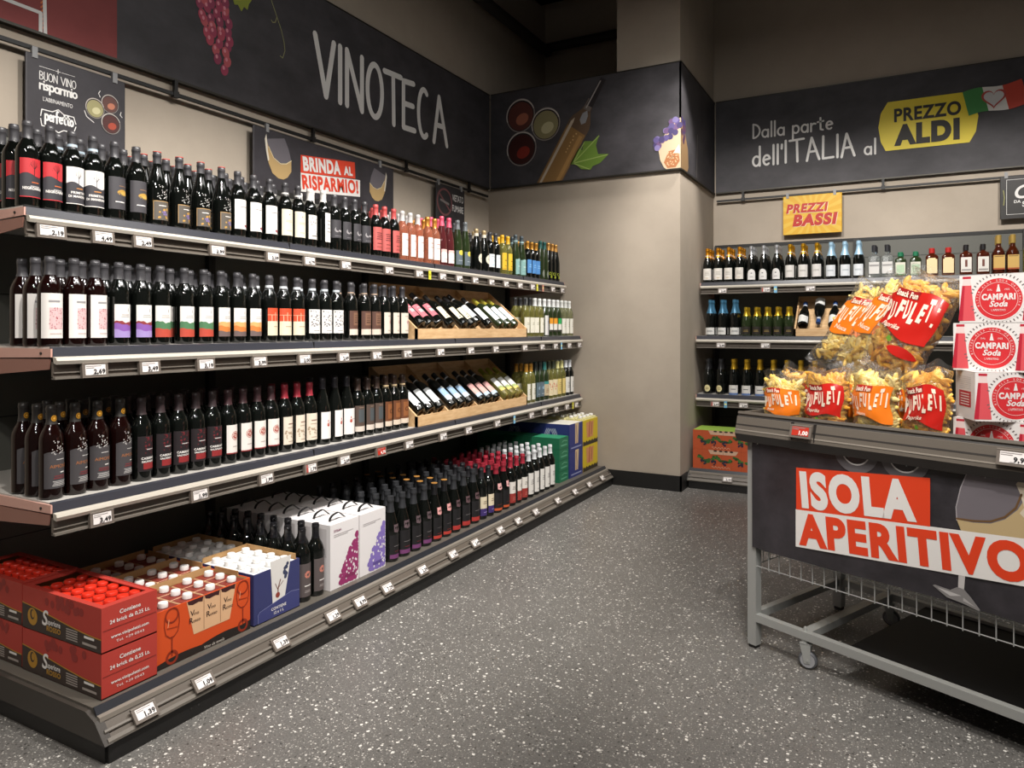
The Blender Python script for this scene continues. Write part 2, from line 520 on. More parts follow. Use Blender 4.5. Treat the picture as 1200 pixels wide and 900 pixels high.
# banner on the pillar, front and side
PBN = plate('pillar_banner', -3.38, 2.70, -1.556, 3.585, .014, CHALK, (0, 5.852, 0), 0, TRIM)
tag(PBN, 'chalkboard banner round the pillar printed with wine glasses and a bottle', 'banner')
b = MB(); b.box(-1.57, .0, 2.70, -1.556, 1.262, 3.585, CHALK); b.box(-1.57, 0, 2.688, -1.55, 1.262, 2.70, TRIM); b.box(-1.57, 0, 3.585, -1.552, 1.262, 3.593, TRIM)
b.build('side_panel', PBN, smooth=False)
def glass_top(b, x, z, r, wine, glint, y):
    b.disc(x, z, r, r * 1.05, mat('#8d8580', .5), y, 28)
    b.disc(x, z, r * .93, r * .98, mat('#2a2224', .5), y - .0004, 28)
    b.disc(x, z - r * .05, r * .86, r * .88, mat(wine, .5), y - .0008, 28)
    b.disc(x + r * .12, z - r * .25, r * .45, r * .35, mat(glint, .5), y - .0012, 18, tilt=.4)
    b.ring(x, z, r * .93, r * 1.0, mat('#c7bfb8', .4), y - .0016, 24, 20, 200)
b = MB()
glass_top(b, -3.06, 3.35, .15, '#5c3029', '#a5634c', -.002)
glass_top(b, -2.80, 3.235, .145, '#8e8660', '#c0b890', -.002)
glass_top(b, -3.05, 3.04, .155, '#3c1512', '#8a2a1e', -.002)
b.build('wine_glass_print', PBN)
b = MB()                                              # printed slanting bottle
ax, az = math.cos(R(59)), math.sin(R(59))
def sl(u, v): return (-2.76 + u * ax - v * az, 2.703 + u * az + v * ax)
sh = [(.56, .112), (.61, .098), (.66, .066), (.70, .044), (.75, .038), (.80, .037)]
Lf = [sl(u, h) for u, h in sh]; Rt = [sl(u, -h) for u, h in sh]
b.poly([(-2.894, 2.703), (-2.628, 2.703)] + Rt + Lf[::-1], mat('#5f4a38', .5), -.002)
b.poly([(-2.885, 2.703), (-2.64, 2.703), sl(.50, -.104), sl(.52, .104)], mat('#8a683c', .5), -.0024)
b.poly([(-2.865, 2.703), (-2.84, 2.703), sl(.56, .062), sl(.60, .07), sl(.56, .09)], mat('#bcae9a', .5), -.0028)
b.poly([(-2.70, 2.703), (-2.66, 2.703), sl(.48, -.085), sl(.48, -.05)], mat('#a37c48', .5), -.0028)
for k in range(7): b.disc(*sl(.30 + .03 * k, -.01 + .01 * math.sin(k * 3)), .007, .007, mat('#c9a46c', .5), -.0032, 8)
b.poly([sl(.57, -.02), sl(.60, -.05), sl(.66, -.04), sl(.70, -.01), sl(.66, .02), sl(.60, .015)], mat('#8f8f92', .5), -.0032)
b.poly([sl(.70, -.034), sl(.80, -.034), sl(.80, .034), sl(.70, .034)], mat('#6d6560', .5), -.0034)
b.poly([sl(.74, -.042), sl(1.0, -.034), sl(1.0, .02), sl(.74, .026)], mat('#2c2728', .5), -.0038)
b.ribbon([sl(.72, .012), sl(.97, .008)], .012, mat('#a39c98', .5), -.0042)
b.build('bottle_print', PBN)
b = MB()
b.poly([(-2.56, 2.84), (-2.48, 2.98), (-2.44, 2.95), (-2.42, 3.03), (-2.34, 3.02), (-2.28, 3.07), (-2.31, 2.98), (-2.29, 2.90), (-2.19, 2.89), (-2.27, 2.82), (-2.34, 2.80), (-2.36, 2.77), (-2.45, 2.785), (-2.50, 2.83)], mat('#63812f', .5), -.002)
for e in ((-2.28, 3.06), (-2.20, 2.885), (-2.42, 3.02), (-2.37, 2.775)):
    b.ribbon([(-2.53, 2.845), e], .008, mat('#93a85a', .5), -.0024, False)
b.build('leaf_print', PBN)
b = MB()                                              # cheese platter that turns the corner
b.poly([(-1.556, 3.12), (-1.61, 3.10), (-1.67, 3.03), (-1.72, 2.95), (-1.745, 2.86), (-1.73, 2.78), (-1.70, 2.72), (-1.68, 2.702), (-1.556, 2.702)], mat('#c7b193', .5), -.002)
b.poly([(-1.70, 2.76), (-1.66, 2.85), (-1.58, 2.86), (-1.565, 2.76), (-1.60, 2.71), (-1.67, 2.71)], mat('#a5693f', .5), -.0024)
for k in range(30):
    b.disc(-1.67 + .09 * rg.random(), 2.73 + .11 * rg.random(), .006, .006, mat('#d3b089', .5), -.0028, 6)
b.poly([(-1.62, 2.83), (-1.57, 2.90), (-1.56, 2.82)], mat('#e6dac6', .5), -.003)
for k in range(26):
    t = rg.random()
    b.disc(-1.79 + .22 * t + rg.uniform(-.02, .02), 2.89 + .2 * t + rg.uniform(-.05, .05), .026, .026, mat(rg.choice(['#5b4f82', '#443a66', '#7a6fa0', '#6a4f78']), .5), -.0032 - k * 1e-5, 10)
def side(x, z, y): return (-1.556 - y, x, z)
b.poly([(.0, 3.12), (.12, 3.02), (.22, 2.9), (.24, 2.75), (.2, 2.702), (0, 2.702)], mat('#8c704f', .5), -.002, fn=side)
for k in range(14):
    b.disc(.02 + .1 * rg.random(), 2.92 + .2 * rg.random(), .03, .03, mat(rg.choice(['#39305a', '#4d3348']), .5), -.003 - k * 1e-5, 10, fn=side)
b.ribbon([(.52, 2.72), (.56, 3.10)], .022, mat('#5e5a58', .4), -.002, fn=side)
b.build('cheese_platter_print', PBN)

# banner over the rear shelves
BB = plate('wall_banner', -1.54, 2.70, 3.6, 3.585, .028, CHALK, (0, 7.095, 0), 0, TRIM)
tag(BB, 'chalkboard banner with a yellow price badge and small flag above the rear shelves', 'banner')
b = MB()
hand(b, 'Dalla parte', -1.19, 3.19, .135, CH, -.002, .125, w=.70, gap=.13)
hand(b, "dell'", -1.19, 2.922, .175, CH, -.002, .115, w=.27, gap=.14)
hand(b, 'ITALIA', -.90, 2.922, .21, CH, -.002, .10, w=.59, gap=.12)
hand(b, 'al', -.228, 2.922, .13, CH, -.002, .13, w=.09, gap=.16)
b.build('lettering', BB)
b = MB()
YEL = mat('#ecd41c', .5); DK = mat('#2c2823', .6)
badge = [(-.06, 2.935), (-.10, 3.02), (-.118, 3.15), (-.10, 3.27), (-.045, 3.365), (.555, 3.365), (.60, 3.27), (.628, 3.15), (.61, 3.02), (.565, 2.935)]
b.poly(badge, YEL, -.004)
b.text('PREZZO', .255, 3.185, .108, DK, -.006, w=.50, align='C', bold=.035)
b.text('ALDI', .25, 2.985, .155, DK, -.006, w=.49, align='C', bold=.07)
b.build('price_badge', BB)
b = MB()
def fl(u, v): return (.515 + u * .41 + .045 * (1 - v), 3.158 + v * .205 + u * .04 + .012 * math.sin(u * 7))
def flag(u0, u1, c):
    n = 6
    top = [fl(u0 + (u1 - u0) * i / n, 1) for i in range(n + 1)]; bot = [fl(u0 + (u1 - u0) * i / n, 0) for i in range(n + 1)]
    b.poly(bot + top[::-1], mat(c, .6), -.007)
flag(0, .34, '#3f8a44'); flag(.34, .68, '#e2dfda'); flag(.68, 1.0, '#c8442f')
def heart(s): return [(.735 + s * .0052 * 16 * math.sin(t) ** 3, 3.283 + s * .0052 * (13 * math.cos(t) - 5 * math.cos(2 * t) - 2 * math.cos(3 * t) - math.cos(4 * t))) for t in [2 * math.pi * i / 30 for i in range(30)]]
b.poly(heart(1.05), mat('#b8473c', .6), -.009); b.poly(heart(.85), mat('#d5d4d4', .6), -.0095); 
b.build('flag_print', BB)

# hanging rails
RAILM = mat('#0e0d0d', .5)
def rail(x0, x1, ups, loc, rz, label):
    b = MB(); b.box(x0, -.008, 2.604, x1, .008, 2.622, RAILM)
    o = b.build('poster_rail', None, loc, rz, smooth=False)
    for u in ups:
        q = MB(); q.box(u - .01, -.01, 2.60, u + .01, .01, 2.688, RAILM); q.box(u - .016, -.012, 2.596, u + .016, .012, 2.63, RAILM)
        q.build('bracket', o, smooth=False)
    tag(o, label, 'rail')
rail(-.5, 5.79, [.9, 2.48, 3.50, 4.52, 5.46], (-3.38, 0, 0), RZL, 'thin black poster rail under the VINOTECA banner')
rail(-1.53, 3.2, [-1.28, -.08, 1.2], (0, 7.085, 0), 0, 'thin black poster rail under the rear wall banner')

def poster(x0, x1, z0, z1, m, loc, rz, label):
    b = MB(); b.rbox(x0, 0, z0, x1, .012, z1, m, .005)
    o = b.build('hanging_poster', None, loc, rz, smooth=False)
    for u in (x0 + .08 * (x1 - x0), x1 - .12 * (x1 - x0)):
        q = MB(); q.box(u - .012, -.004, z1 - .02, u + .012, .012, z1 + .03, mat('#8f8f90', .3)); q.build('hanging_clip', o, smooth=False)
    return tag(o, label, 'poster')
PCH = noisy('poster_print', '#2d2a2e', '#3b383d', 4.0, .5)
o = poster(1.728, 2.188, 2.12, 2.585, PCH, (-3.36, 0, 0), RZL, 'dark hanging poster with chalk lettering and three wine glasses seen from above')
b = MB()
hand(b, 'BUON VINO', 1.785, 2.478, .036, CH, -.001, .10, w=.16)
hand(b, 'risparmio', 1.785, 2.435, .045, CH, -.001, .17, w=.165, gap=.06)
b.text("L'ABBINAMENTO", 1.865, 2.385, .018, CH, -.001, w=.13, align='C')
hand(b, 'perfetto', 1.808, 2.30, .05, CH, -.001, .16, w=.125, gap=.06)
for z, s in ((2.345, 1), (2.272, -1)):
    b.ribbon([(1.79, z - s * .03), (1.795, z), (1.84, z), (1.866, z + s * .016), (1.89, z), (1.935, z), (1.945, z - s * .03)], .004, CH, -.001)
b.ribbon([(1.785, 2.535), (1.85, 2.535)], .002, CH, -.001); b.ribbon([(1.88, 2.535), (1.94, 2.535)], .002, CH, -.001)
b.ribbon([(1.855, 2.535), (1.875, 2.535)], .003, CH, -.001); b.ribbon([(1.865, 2.525), (1.865, 2.545)], .003, CH, -.001)
b.build('lettering', o)
b = MB()
glass_top(b, 2.035, 2.415, .046, '#9a9468', '#c6c096', -.001)
glass_top(b, 2.108, 2.455, .043, '#5c3a34', '#b9745a', -.002)
glass_top(b, 2.112, 2.36, .048, '#4a2320', '#a2412c', -.003)
b.ribbon([(2.06, 2.505), (2.052, 2.49), (2.06, 2.475)], .003, CH, -.001); b.ribbon([(1.985, 2.39), (1.995, 2.365), (2.03, 2.345)], .003, CH, -.001); b.ribbon([(2.165, 2.43), (2.16, 2.415), (2.17, 2.405)], .003, CH, -.001)
b.build('wine_glass_print', o)

ORG = mat('#d9432a', .5); PW = mat('#e6e2de', .5)
def wine_glass_front(b, x, z, s, y, flip=1):          # tilted glass with a splash, s = bowl height
    def q(px, pz):
        a = R(-14) * flip
        px *= flip
        return (x + s * (px * math.cos(a) - pz * math.sin(a)), z + s * (px * math.sin(a) + pz * math.cos(a)))
    b.poly([q(*p) for p in ((-.30, .5), (-.38, .2), (-.40, -.1), (-.33, -.36), (-.16, -.5), (0, -.54), (.16, -.5), (.33, -.36), (.40, -.1), (.38, .2), (.30, .5))], mat('#6a666c', .4), y)
    b.poly([q(*p) for p in ((-.40, -.08), (-.33, -.36), (-.16, -.5), (0, -.54), (.16, -.5), (.33, -.36), (.40, -.1), (.40, .2), (.33, .55), (.30, .3), (.2, .0), (0, -.16), (-.2, -.16))], mat('#b79a6a', .4), y - .0006)
    b.poly([q(*p) for p in ((.30, .62), (.38, .5), (.41, .2), (.41, -.05), (.36, -.02), (.35, .2), (.32, .42))], mat('#ded6c6', .4), y - .001)
    b.ribbon([q(-.40, -.08), q(-.2, -.15), q(0, -.14), (q(.2, .02)), q(.3, .3)], s * .02, mat('#e0d0a8', .4), y - .0012)
    return q
o = poster(2.985, 4.333, 2.12, 2.58, PCH, (-3.36, 0, 0), RZL, 'wide dark poster with an orange-and-white slogan between two tilted wine glasses')
b = MB()
b.poly([(3.369, 2.366), (3.895, 2.425), (3.888, 2.54), (3.369, 2.481)], ORG, -.001)
b.poly([(3.369, 2.245), (3.945, 2.305), (3.945, 2.424), (3.369, 2.366)], PW, -.001)
a_ = math.atan2(.059, .526)
b.text('BRINDA', 3.392, 2.388, .082, PW, -.003, w=.355, bold=.05, rot=a_)
b.text('AL', 3.775, 2.432, .055, PW, -.003, w=.09, bold=.05, rot=a_)
b.text('RISPARMIO!', 3.385, 2.268, .084, ORG, -.003, w=.545, bold=.04, rot=a_)
b.build('slogan_print', o)
b = MB()
wine_glass_front(b, 3.19, 2.42, .24, -.001, -1); wine_glass_front(b, 4.14, 2.42, .22, -.001, 1)
b.build('wine_glass_print', o)
o = poster(4.905, 5.35, 2.15, 2.59, mat('#2b292c', .5), (-3.36, 0, 0), RZL, 'small dark no-smoking poster near the corner of the long wall')
b = MB()
b.ring(5.03, 2.44, .10, .118, mat('#6e4446', .6), -.001); b.ribbon([(4.955, 2.50), (5.105, 2.38)], .016, mat('#6e4446', .6), -.001)
b.ribbon([(4.97, 2.45), (5.09, 2.43)], .02, mat('#77706e', .6), -.0015)
b.text('VIETATO', 5.15, 2.47, .055, CH, -.001, w=.175); b.text('FUMARE', 5.15, 2.38, .055, CH, -.001, w=.175)
b.build('lettering', o)
o = poster(-.913, -.41, 2.24, 2.60, mat('#dba81f', .5), (0, 7.062, 0), 0, 'yellow sunburst low-price poster hanging above the sparkling wine')
b = MB()
for k in range(20):
    a0, a1 = R(k * 18), R(k * 18 + 8)
    pts = []
    for a in (a0, a1):
        t = min(.2515 / max(abs(math.cos(a)), 1e-4), .18 / max(abs(math.sin(a)), 1e-4)) * .985
        pts.append((-.6615 + t * math.cos(a), 2.42 + t * math.sin(a)))
    b.poly([(-.6615, 2.42)] + pts, mat('#e0b73c', .5), -.001)
RED = mat('#b81f12', .5)
for dx, mm, yy in ((.004, mat('#eedfc0', .5), -.0016), (0, RED, -.003)):
    b.text('PREZZI', -.885 + dx, 2.444 - dx, .075, mm, yy, w=.36, bold=.05, shear=.18)
    b.text('BASSI', -.83 + dx, 2.322 - dx, .095, mm, yy, w=.385, bold=.06, shear=.18)
b.build('sunburst_print', o)
o = poster(.775, 1.30, 2.265, 2.62, mat('#2b2927', .5), (0, 7.062, 0), 0, 'dark chalk poster beside the frame edge above the brandy bottles')
b = MB()
b.ribbon([(.82, 2.30), (.82, 2.585), (1.26, 2.585), (1.26, 2.30), (.82, 2.30)], .003, CH, -.001)
b.text('Ot', .875, 2.43, .105, CH, -.001, bold=.02, shear=.25)
b.text('DA', .87, 2.392, .022, CH, -.001, bold=.02); b.text('S', .925, 2.36, .04, CH, -.001, bold=.03)
b.ribbon([(.80, 2.38), (.805, 2.44), (.798, 2.50)], .006, mat('#8b8a44', .5), -.001)
b.build('lettering', o)

# ------------------------------------------------------------------ wall shelving (local x along the run, y into the wall, z up)
def shelf_profile(d, z):      # board with sloped grey strip, pale nose and price channel
    return [(d, z), (d + .012, z - .004), (d + .012, z - .03), (d + .02, z - .03)]
DEPTH = 1.05
def gondola(L, loc, rz, label, levels, bays):
    g = empty('shelving_unit', loc, rz)
    tag(g, label, 'shelves')
    b = MB(); b.box(0, DEPTH, 0, L, DEPTH + .03, 2.17, PANELGREY); b.box(0, DEPTH - .004, 2.15, L, DEPTH + .034, 2.18, BLACK)
    for k in range(1, 9):
        b.box(0, DEPTH - .0015, k * .25, L, DEPTH, k * .25 + .004, BLACK)
    b.build('back_panel', g, smooth=False)
    for x in bays:
        q = MB(); q.box(x - .02, DEPTH - .03, .1, x + .02, DEPTH, 2.17, mat('#2c2b29', .5))
        for k in range(40): q.box(x - .004, DEPTH - .0312, .15 + k * .05, x + .004, DEPTH - .03, .175 + k * .05, BLACK)
        q.build('upright', g, smooth=False)
    b = MB()                                           # base deck and side cheeks
    b.prism([(.078, .158), (DEPTH, .158), (DEPTH, .07), (.03, .07)], .002, L - .002, mat('#57524b', .45))
    base = b.build('base_deck', g, smooth=False)
    for x in (0, L):
        q = MB(); q.prism([(-.004, .066), (.05, .128), (.10, .15), (DEPTH, .15), (DEPTH, .066)], x - .014, x + .014, mat('#3b3631', .5)); q.build('end_cheek', base, smooth=False)
    q = MB(); q.box(.006, .008, 0, L - .006, .03, .068, BLACK)
    for k in range(int(L / .6)):
        for dx in (0, .03): q.lathe([(.004, .0), (.004, .006)], mat('#2a2826', .4), 6, Matrix.Translation((.3 + k * .6 + dx, .006, .035)) @ Matrix.Rotation(R(-90), 4, 'X'))
    q.box(.0, .02, 0, .02, DEPTH, .068, BLACK); q.box(L - .02, .02, 0, L, DEPTH, .068, BLACK)
    q.build('kick_plate', base, smooth=False)
    q = MB(); q.prism([(.0, .066), (.048, .122), (.056, .118), (.012, .066)], 0, L, RAILGREY)
    q.prism([(-.002, .066), (-.002, .074), (.006, .083), (.008, .078)], 0, L, SHELFGREY)
    q.prism([(.018, .094), (.017, .099), (.022, .104), (.026, .102)], 0, L, SHELFGREY)
    q.build('price_rail', base, smooth=False)
    q = MB(); q.prism([(.044, .122), (.047, .136), (.062, .140), (.064, .128)], 0, L, mat('#7a736a', .4)); q.build('rail_lip', base, smooth=False)
    q = MB(); q.prism([(.060, .138), (.076, .163), (.084, .160), (.066, .136)], 0, L, mat('#22242a', .4)); q.build('edge_strip', base, smooth=False)
    for d, z in levels:
        b = MB(); b.box(0, d + .012, z - .034, L, DEPTH, z, mat('#b7b3ad', .35))
        s = b.build('shelf', g, smooth=False)
        q = MB(); q.prism([(d + .012, z), (d - .002, z - .004), (d - .01, z - .032), (d + .012, z - .034)], .0, L, STRIP)
        for x in bays[1:-1]: q.box(x - .0008, d - .011, z - .033, x + .0008, d + .004, z - .002, BLACK)
        q.build('edge_strip', s, smooth=False)
        q = MB(); q.prism([(d - .006, z - .032), (d - .026, z - .036), (d - .031, z - .046), (d - .026, z - .058), (d - .012, z - .054)], 0, L, RAILLIP); q.build('rail_lip', s, smooth=False)
        q = MB(); q.box(0, d - .008, z - .104, L, d + .002, z - .05, RAILGREY)
        q.box(0, d - .020, z - .108, L, d + .002, z - .100, SHELFGREY); q.box(0, d - .014, z - .088, L, d - .008, z - .084, SHELFGREY)
        q.build('price_rail', s, smooth=False)
        for x in (0.004, L - .004):
            q = MB(); q.prism([(d - .006, z - .006), (d - .006, z - .034), (DEPTH, z - .05), (DEPTH, z - .006)], x - .010 if x < 1 else x + .0045, x - .0045 if x < 1 else x + .010, mat('#d0a294', .5))  # bracket pinks carry warm reflected light in their colour
            q.prism([(d, z - .04), (d + .01, z - .075), (DEPTH, z - .13), (DEPTH, z - .05)], x - .009 if x < 1 else x + .0045, x - .0045 if x < 1 else x + .009, mat('#94695c', .55))
            q.lathe([(.005, 0), (.005, .003)], BLACK, 8, Matrix.Translation((x - .010, d + .05, z - .022)) @ Matrix.Rotation(R(-90), 4, 'Y'))
            q.build('shelf_bracket', s, smooth=False)
    return g
LLOC, LL = (-2.15, 1.345, 0), 4.50
LEV = [(.47, 1.784), (.31, 1.300), (.31, .782)]
gondola(LL, LLOC, RZL, 'long wall shelving unit full of wine bottles along the aisle', LEV, [.02, 1.2, 2.45, 3.7, LL - .02])
RLOC, RL = (-1.548, 6.045, 0), 3.75
gondola(RL, RLOC, RZB, 'wall shelving unit with sparkling wine and spirits on the rear wall', LEV, [.02, 1.25, 2.5, RL - .02])
def W(side, x, d, z):         # a point given along the run and into the shelf, in the room
    return (LLOC[0] - d, LLOC[1] + x, z) if side == 'L' else (RLOC[0] + x, RLOC[1] + d, z)
# ------------------------------------------------------------------ bottles
GDARK = mat('#0b0d0b', .05, spec=.6)
GRED = mat('#140605', .05, spec=.5)
GGREEN = mat('#25301a', .05, spec=.6)
GWHITE = mat('#a8a45a', .06, 0, .75)
GPALE = mat('#c9cba0', .05, 0, .85)
GROSE = mat('#d98a6a', .06, 0, .7)
GROSED = mat('#5a2528', .06, 0, .3)
GCLEAR = mat('#dfe3e2', .03, 0, .9)
GAMBER = mat('#4a1c0c', .05, 0, .25)
GLASSES = {'dark': GDARK, 'red': GRED, 'green': GGREEN, 'white': GWHITE, 'pale': GPALE, 'rose': GROSE, 'rosed': GROSED, 'clear': GCLEAR, 'amber': GAMBER}
FAM = {   # rows (radius, z); label radius; neck start z; top z
    'bordeaux': ([(.031, .0), (.0355, .003), (.0372, .008), (.0372, .188), (.0362, .200), (.0325, .213), (.026, .226), (.0195, .238), (.0158, .250), (.0148, .262), (.0148, .286)], .0372, .243, .306),
    'burgundy': ([(.034, .0), (.039, .003), (.0408, .009), (.0408, .142), (.0395, .160), (.035, .183), (.028, .210), (.0205, .236), (.0162, .256), (.015, .270), (.015, .286)], .0408, .256, .306),
    'flute': ([(.031, .0), (.035, .003), (.0368, .009), (.0368, .150), (.0355, .172), (.031, .205), (.0245, .242), (.019, .272), (.0155, .295), (.0148, .312)], .0368, .268, .334),
    'champagne': ([(.034, .0), (.040, .004), (.0425, .011), (.0425, .145), (.041, .163), (.036, .188), (.028, .214), (.021, .236), (.0172, .256), (.0155, .275)], .0425, .205, .312),
}
def bottle_parts(fam, glass, cap, capz=None, band=None, muselet=False, hs=1.0):
    prof, rl, nz, top = FAM[fam]
    prof = [(r, z * hs) for r, z in prof]; top *= hs; nz = (capz if capz else nz) * hs
    b = MB(); b.lathe([(.012, .006)] + prof, GLASSES[glass], 22)
    def rad(z):
        for (r0, z0), (r1, z1) in zip(prof, prof[1:]):
            if z0 <= z <= z1: return r0 + (r1 - r0) * (z - z0) / max(z1 - z0, 1e-6)
        return prof[-1][0]
    c = MB(); cm = mat(cap[0], *cap[1:])
    rows = []
    z = nz
    while z < top - .034:
        rows.append((rad(z) + .0009, z)); z += .008
    if fam == 'champagne':
        rows += [(.0172, top - .034), (.0178, top - .03), (.0195, top - .027), (.0195, top - .018), (.0178, top - .012), (.0185, top - .008), (.0175, top - .001), (.012, top), (0, top)]
    else:
        rows += [(.0158, top - .032), (.0160, top - .019), (.0168, top - .018), (.0168, top - .010), (.0160, top - .009), (.0157, top - .001), (.013, top), (0, top)]
    c.lathe(rows, cm, 18)
    out = [('capsule', c.mesh('capsule'))]
    if band:
        q = MB(); q.lathe([(rad(nz - .001) + .0012, nz - .004), (rad(nz + band[1]) + .0022, nz - .002), (rad(nz + band[1]) + .0022, nz + band[1])], mat(band[0], .5), 18)
        out.append(('neck_band', q.mesh('neck_band')))
    return b.mesh('bottle_glass'), out, rl, rad, c

def label_mesh(rl, half_deg, z0, z1, color, deco=(), rough=.5):
    """printed label wrapped round the front; decorations use x in -1..1 and z in 0..1 of the label"""
    b = MB(); half = R(half_deg); H = z1 - z0
    def P(x, z, lay): a = x * half; r = rl + .0004 + .00028 * lay; return (r * math.sin(a), -r * math.cos(a), z0 + z * H)
    def band(cols, m, lay):
        vs = []; 
        for x, lo, hi in cols: vs += [P(x, lo, lay), P(x, hi, lay)]
        b.add(vs, [(2 * i, 2 * i + 2, 2 * i + 3, 2 * i + 1) for i in range(len(cols) - 1)], m)
    def rect(x0, x1, a, c, m, lay):
        n = max(1, int(abs(x1 - x0) * 6)); band([(x0 + (x1 - x0) * i / n, a, c) for i in range(n + 1)], m, lay)
    if color: rect(-1, 1, 0, 1, mat(color, rough), 0)
    arc_w = rl * half
    for k, d in enumerate(deco):
        t = d[0]; lay = 1 + k * .35
        if t == 'r': rect(d[1], d[2], d[3], d[4], mat(d[5], rough), lay)
        elif t == 'd' or t == 'oval':                     # x, z, rx(m), rz(m)
            rx, rz = d[3] / arc_w, d[4] / H
            band([(d[1] + rx * math.cos(R(180 - 15 * i)), d[2] - rz * math.sin(R(15 * i)), d[2] + rz * math.sin(R(15 * i))) for i in range(13)], mat(d[5], rough), lay)
        elif t == 'o':                                    # ring
            rx, rz = d[3] / arc_w, d[3] / H; q = d[4]
            n = 20; vs = []
            for i in range(n + 1):
                a = 2 * math.pi * i / n
                vs += [P(d[1] + rx * math.cos(a), d[2] + rz * math.sin(a), lay), P(d[1] + rx * q * math.cos(a), d[2] + rz * q * math.sin(a), lay)]
            b.add(vs, [(2 * i, 2 * i + 1, 2 * i + 3, 2 * i + 2) for i in range(n)], mat(d[5], rough))
        elif t == 'wave':                                 # z_low, z_mid, amp, freq, phase, colour
            n = 14
            band([(-1 + 2 * i / n, d[1], d[2] + d[3] * math.sin(d[4] * i / n * 6.28 + d[5]) + d[3] * .5 * math.sin(d[4] * 2.7 * i / n * 6.28)) for i in range(n + 1)], mat(d[6], rough), lay)
        elif t == 'top':                                  # coloured top with a wavy lower edge
            n = 14
            band([(-1 + 2 * i / n, d[1] + d[2] * math.sin(d[3] * i / n * 6.28), 1) for i in range(n + 1)], mat(d[4], rough), lay)
        elif t == 'arch':                                 # rounded top label: x half, z top straight
            band([(-1 + i / 8, 0, d[1] + (1 - d[1]) * math.sqrt(max(0, 1 - (-1 + i / 8) ** 2))) for i in range(17)], mat(d[2], rough), lay)
        elif t == 't':
            b.text(d[1], d[2] * arc_w, 0, d[4], mat(d[5], rough), 0, align='C', bold=d[6] if len(d) > 6 else 0, maxw=arc_w * 1.85,
                   fn=lambda x, z, y, d=d: (lambda a, r: (r * math.sin(a), -r * math.cos(a), z0 + d[3] * H + z))(x / rl, rl + .0004 + .00028 * lay))
        elif t == 'lines':                                # x0, x1, z0, z1, n, colour : rows of small print
            n = d[5]
            for i in range(n):
                za = d[3] + (d[4] - d[3]) * (i + .2) / n; zb = d[3] + (d[4] - d[3]) * (i + .65) / n
                sh = .12 * ((i * 37) % 5) / 5 * (d[2] - d[1])
                rect(d[1] + sh, d[2] - sh, za, zb, mat(d[6], rough), lay)
        elif t == 'spots':                                # seed, n, x0, x1, z0, z1, r(m), colour
            rr = random.Random(d[1])
            for i in range(d[2]):
                x = rr.uniform(d[3], d[4]); z = rr.uniform(d[5], d[6]); q = d[7] * rr.uniform(.5, 1.2)
                rx, rz = q / arc_w, q / H
                band([(x - rx, z, z), (x - rx * .5, z - rz * .8, z + rz * .8), (x + rx * .5, z - rz * .8, z + rz * .8), (x + rx, z, z)], mat(d[8], rough), lay)
        elif t == 'tree':
            m = mat(d[4], rough)
            def st(pts, wd):
                for (xa, za), (xb, zb) in zip(pts, pts[1:]):
                    dx, dz = xb - xa, zb - za; l = math.hypot(dx * arc_w, dz * H) or 1e-6
                    nx, nz = -dz * H / l * wd / arc_w, dx * arc_w / l * wd / H
                    b.add([P(xa + nx, za + nz, lay), P(xa - nx, za - nz, lay), P(xb - nx, zb - nz, lay), P(xb + nx, zb + nz, lay)], [(0, 1, 2, 3)], m)
            rr = random.Random(5)
            x, z, s = d[1], d[2], d[3]
            st([(x, z), (x + .02, z + s * .5)], .0012)
            for i in range(9):
                a = R(15 + 150 * i / 8); e = (x + .6 * s * 1.6 * math.cos(a), z + s * .45 + s * .5 * math.sin(a))
                st([(x + .02, z + s * .4), ((x + e[0]) / 2 + rr.uniform(-.05, .05), z + s * .6), e], .0006)
    return b.mesh('label')

def disc_top(z, r, h):
    b = MB(); b.lathe([(r, z - .002), (r, z + .0008), (r * .8, z + .0014), (0, z + .0014)], mat(h, .4), 16); return b.mesh('cap_disc')

K = '#3f3e41'; WH = '#e7e3de'; CR = '#d9cfba'
CAPK = (K, .38); CAPW = ('#dedad6', .4); CAPG = ('#b98a35', .3, .6)
# name: family, glass, capsule, label(half angle, z0, z1, colour), decorations, options, noun, description, short name
D = {}
def design(key, fam, glass, cap, lab, deco, desc, short, noun='wine_bottle', **kw):
    D[key] = dict(fam=fam, glass=glass, cap=cap, lab=lab, deco=deco, desc=desc, short=short, noun=noun, kw=kw)
RW = 'wine_bottle'; WWB = 'white_wine_bottle'; RO = 'rose_wine_bottle'; LB_ = 'lambrusco_bottle'; SP = 'sparkling_wine_bottle'
# --- top shelf
design('redtree', 'bordeaux', 'dark', CAPK, (62, .034, .170, '#37353a'), [('top', .58, .05, 1, '#bf3036'), ('tree', .1, .55, .42, '#3a1518'), ('lines', -.1, .55, .36, .42, 1, '#c4663a'), ('t', 'NEGROAMARO', .15, .20, .009, WH, .04), ('lines', -.2, .6, .26, .32, 1, '#a9a6a6'), ('r', -1, 1, 0, .025, '#bf3036')], 'dark wine bottle with red-and-grey tree label', 'red-tree-label')
design('whitetree', 'bordeaux', 'dark', CAPK, (62, .034, .170, '#3b393e'), [('top', .55, .05, 1, WH), ('tree', .0, .5, .45, '#4a4648'), ('lines', -.2, .45, .40, .46, 1, '#c4864a'), ('t', 'PRIMITIVO', .1, .28, .008, WH, .04), ('t', 'DI MANDURIA', .1, .18, .008, WH, .04), ('r', -1, 1, 0, .02, WH)], 'blue-collared wine bottle with white tree label', 'white-tree-label', band=('#b9cbd8', .014))
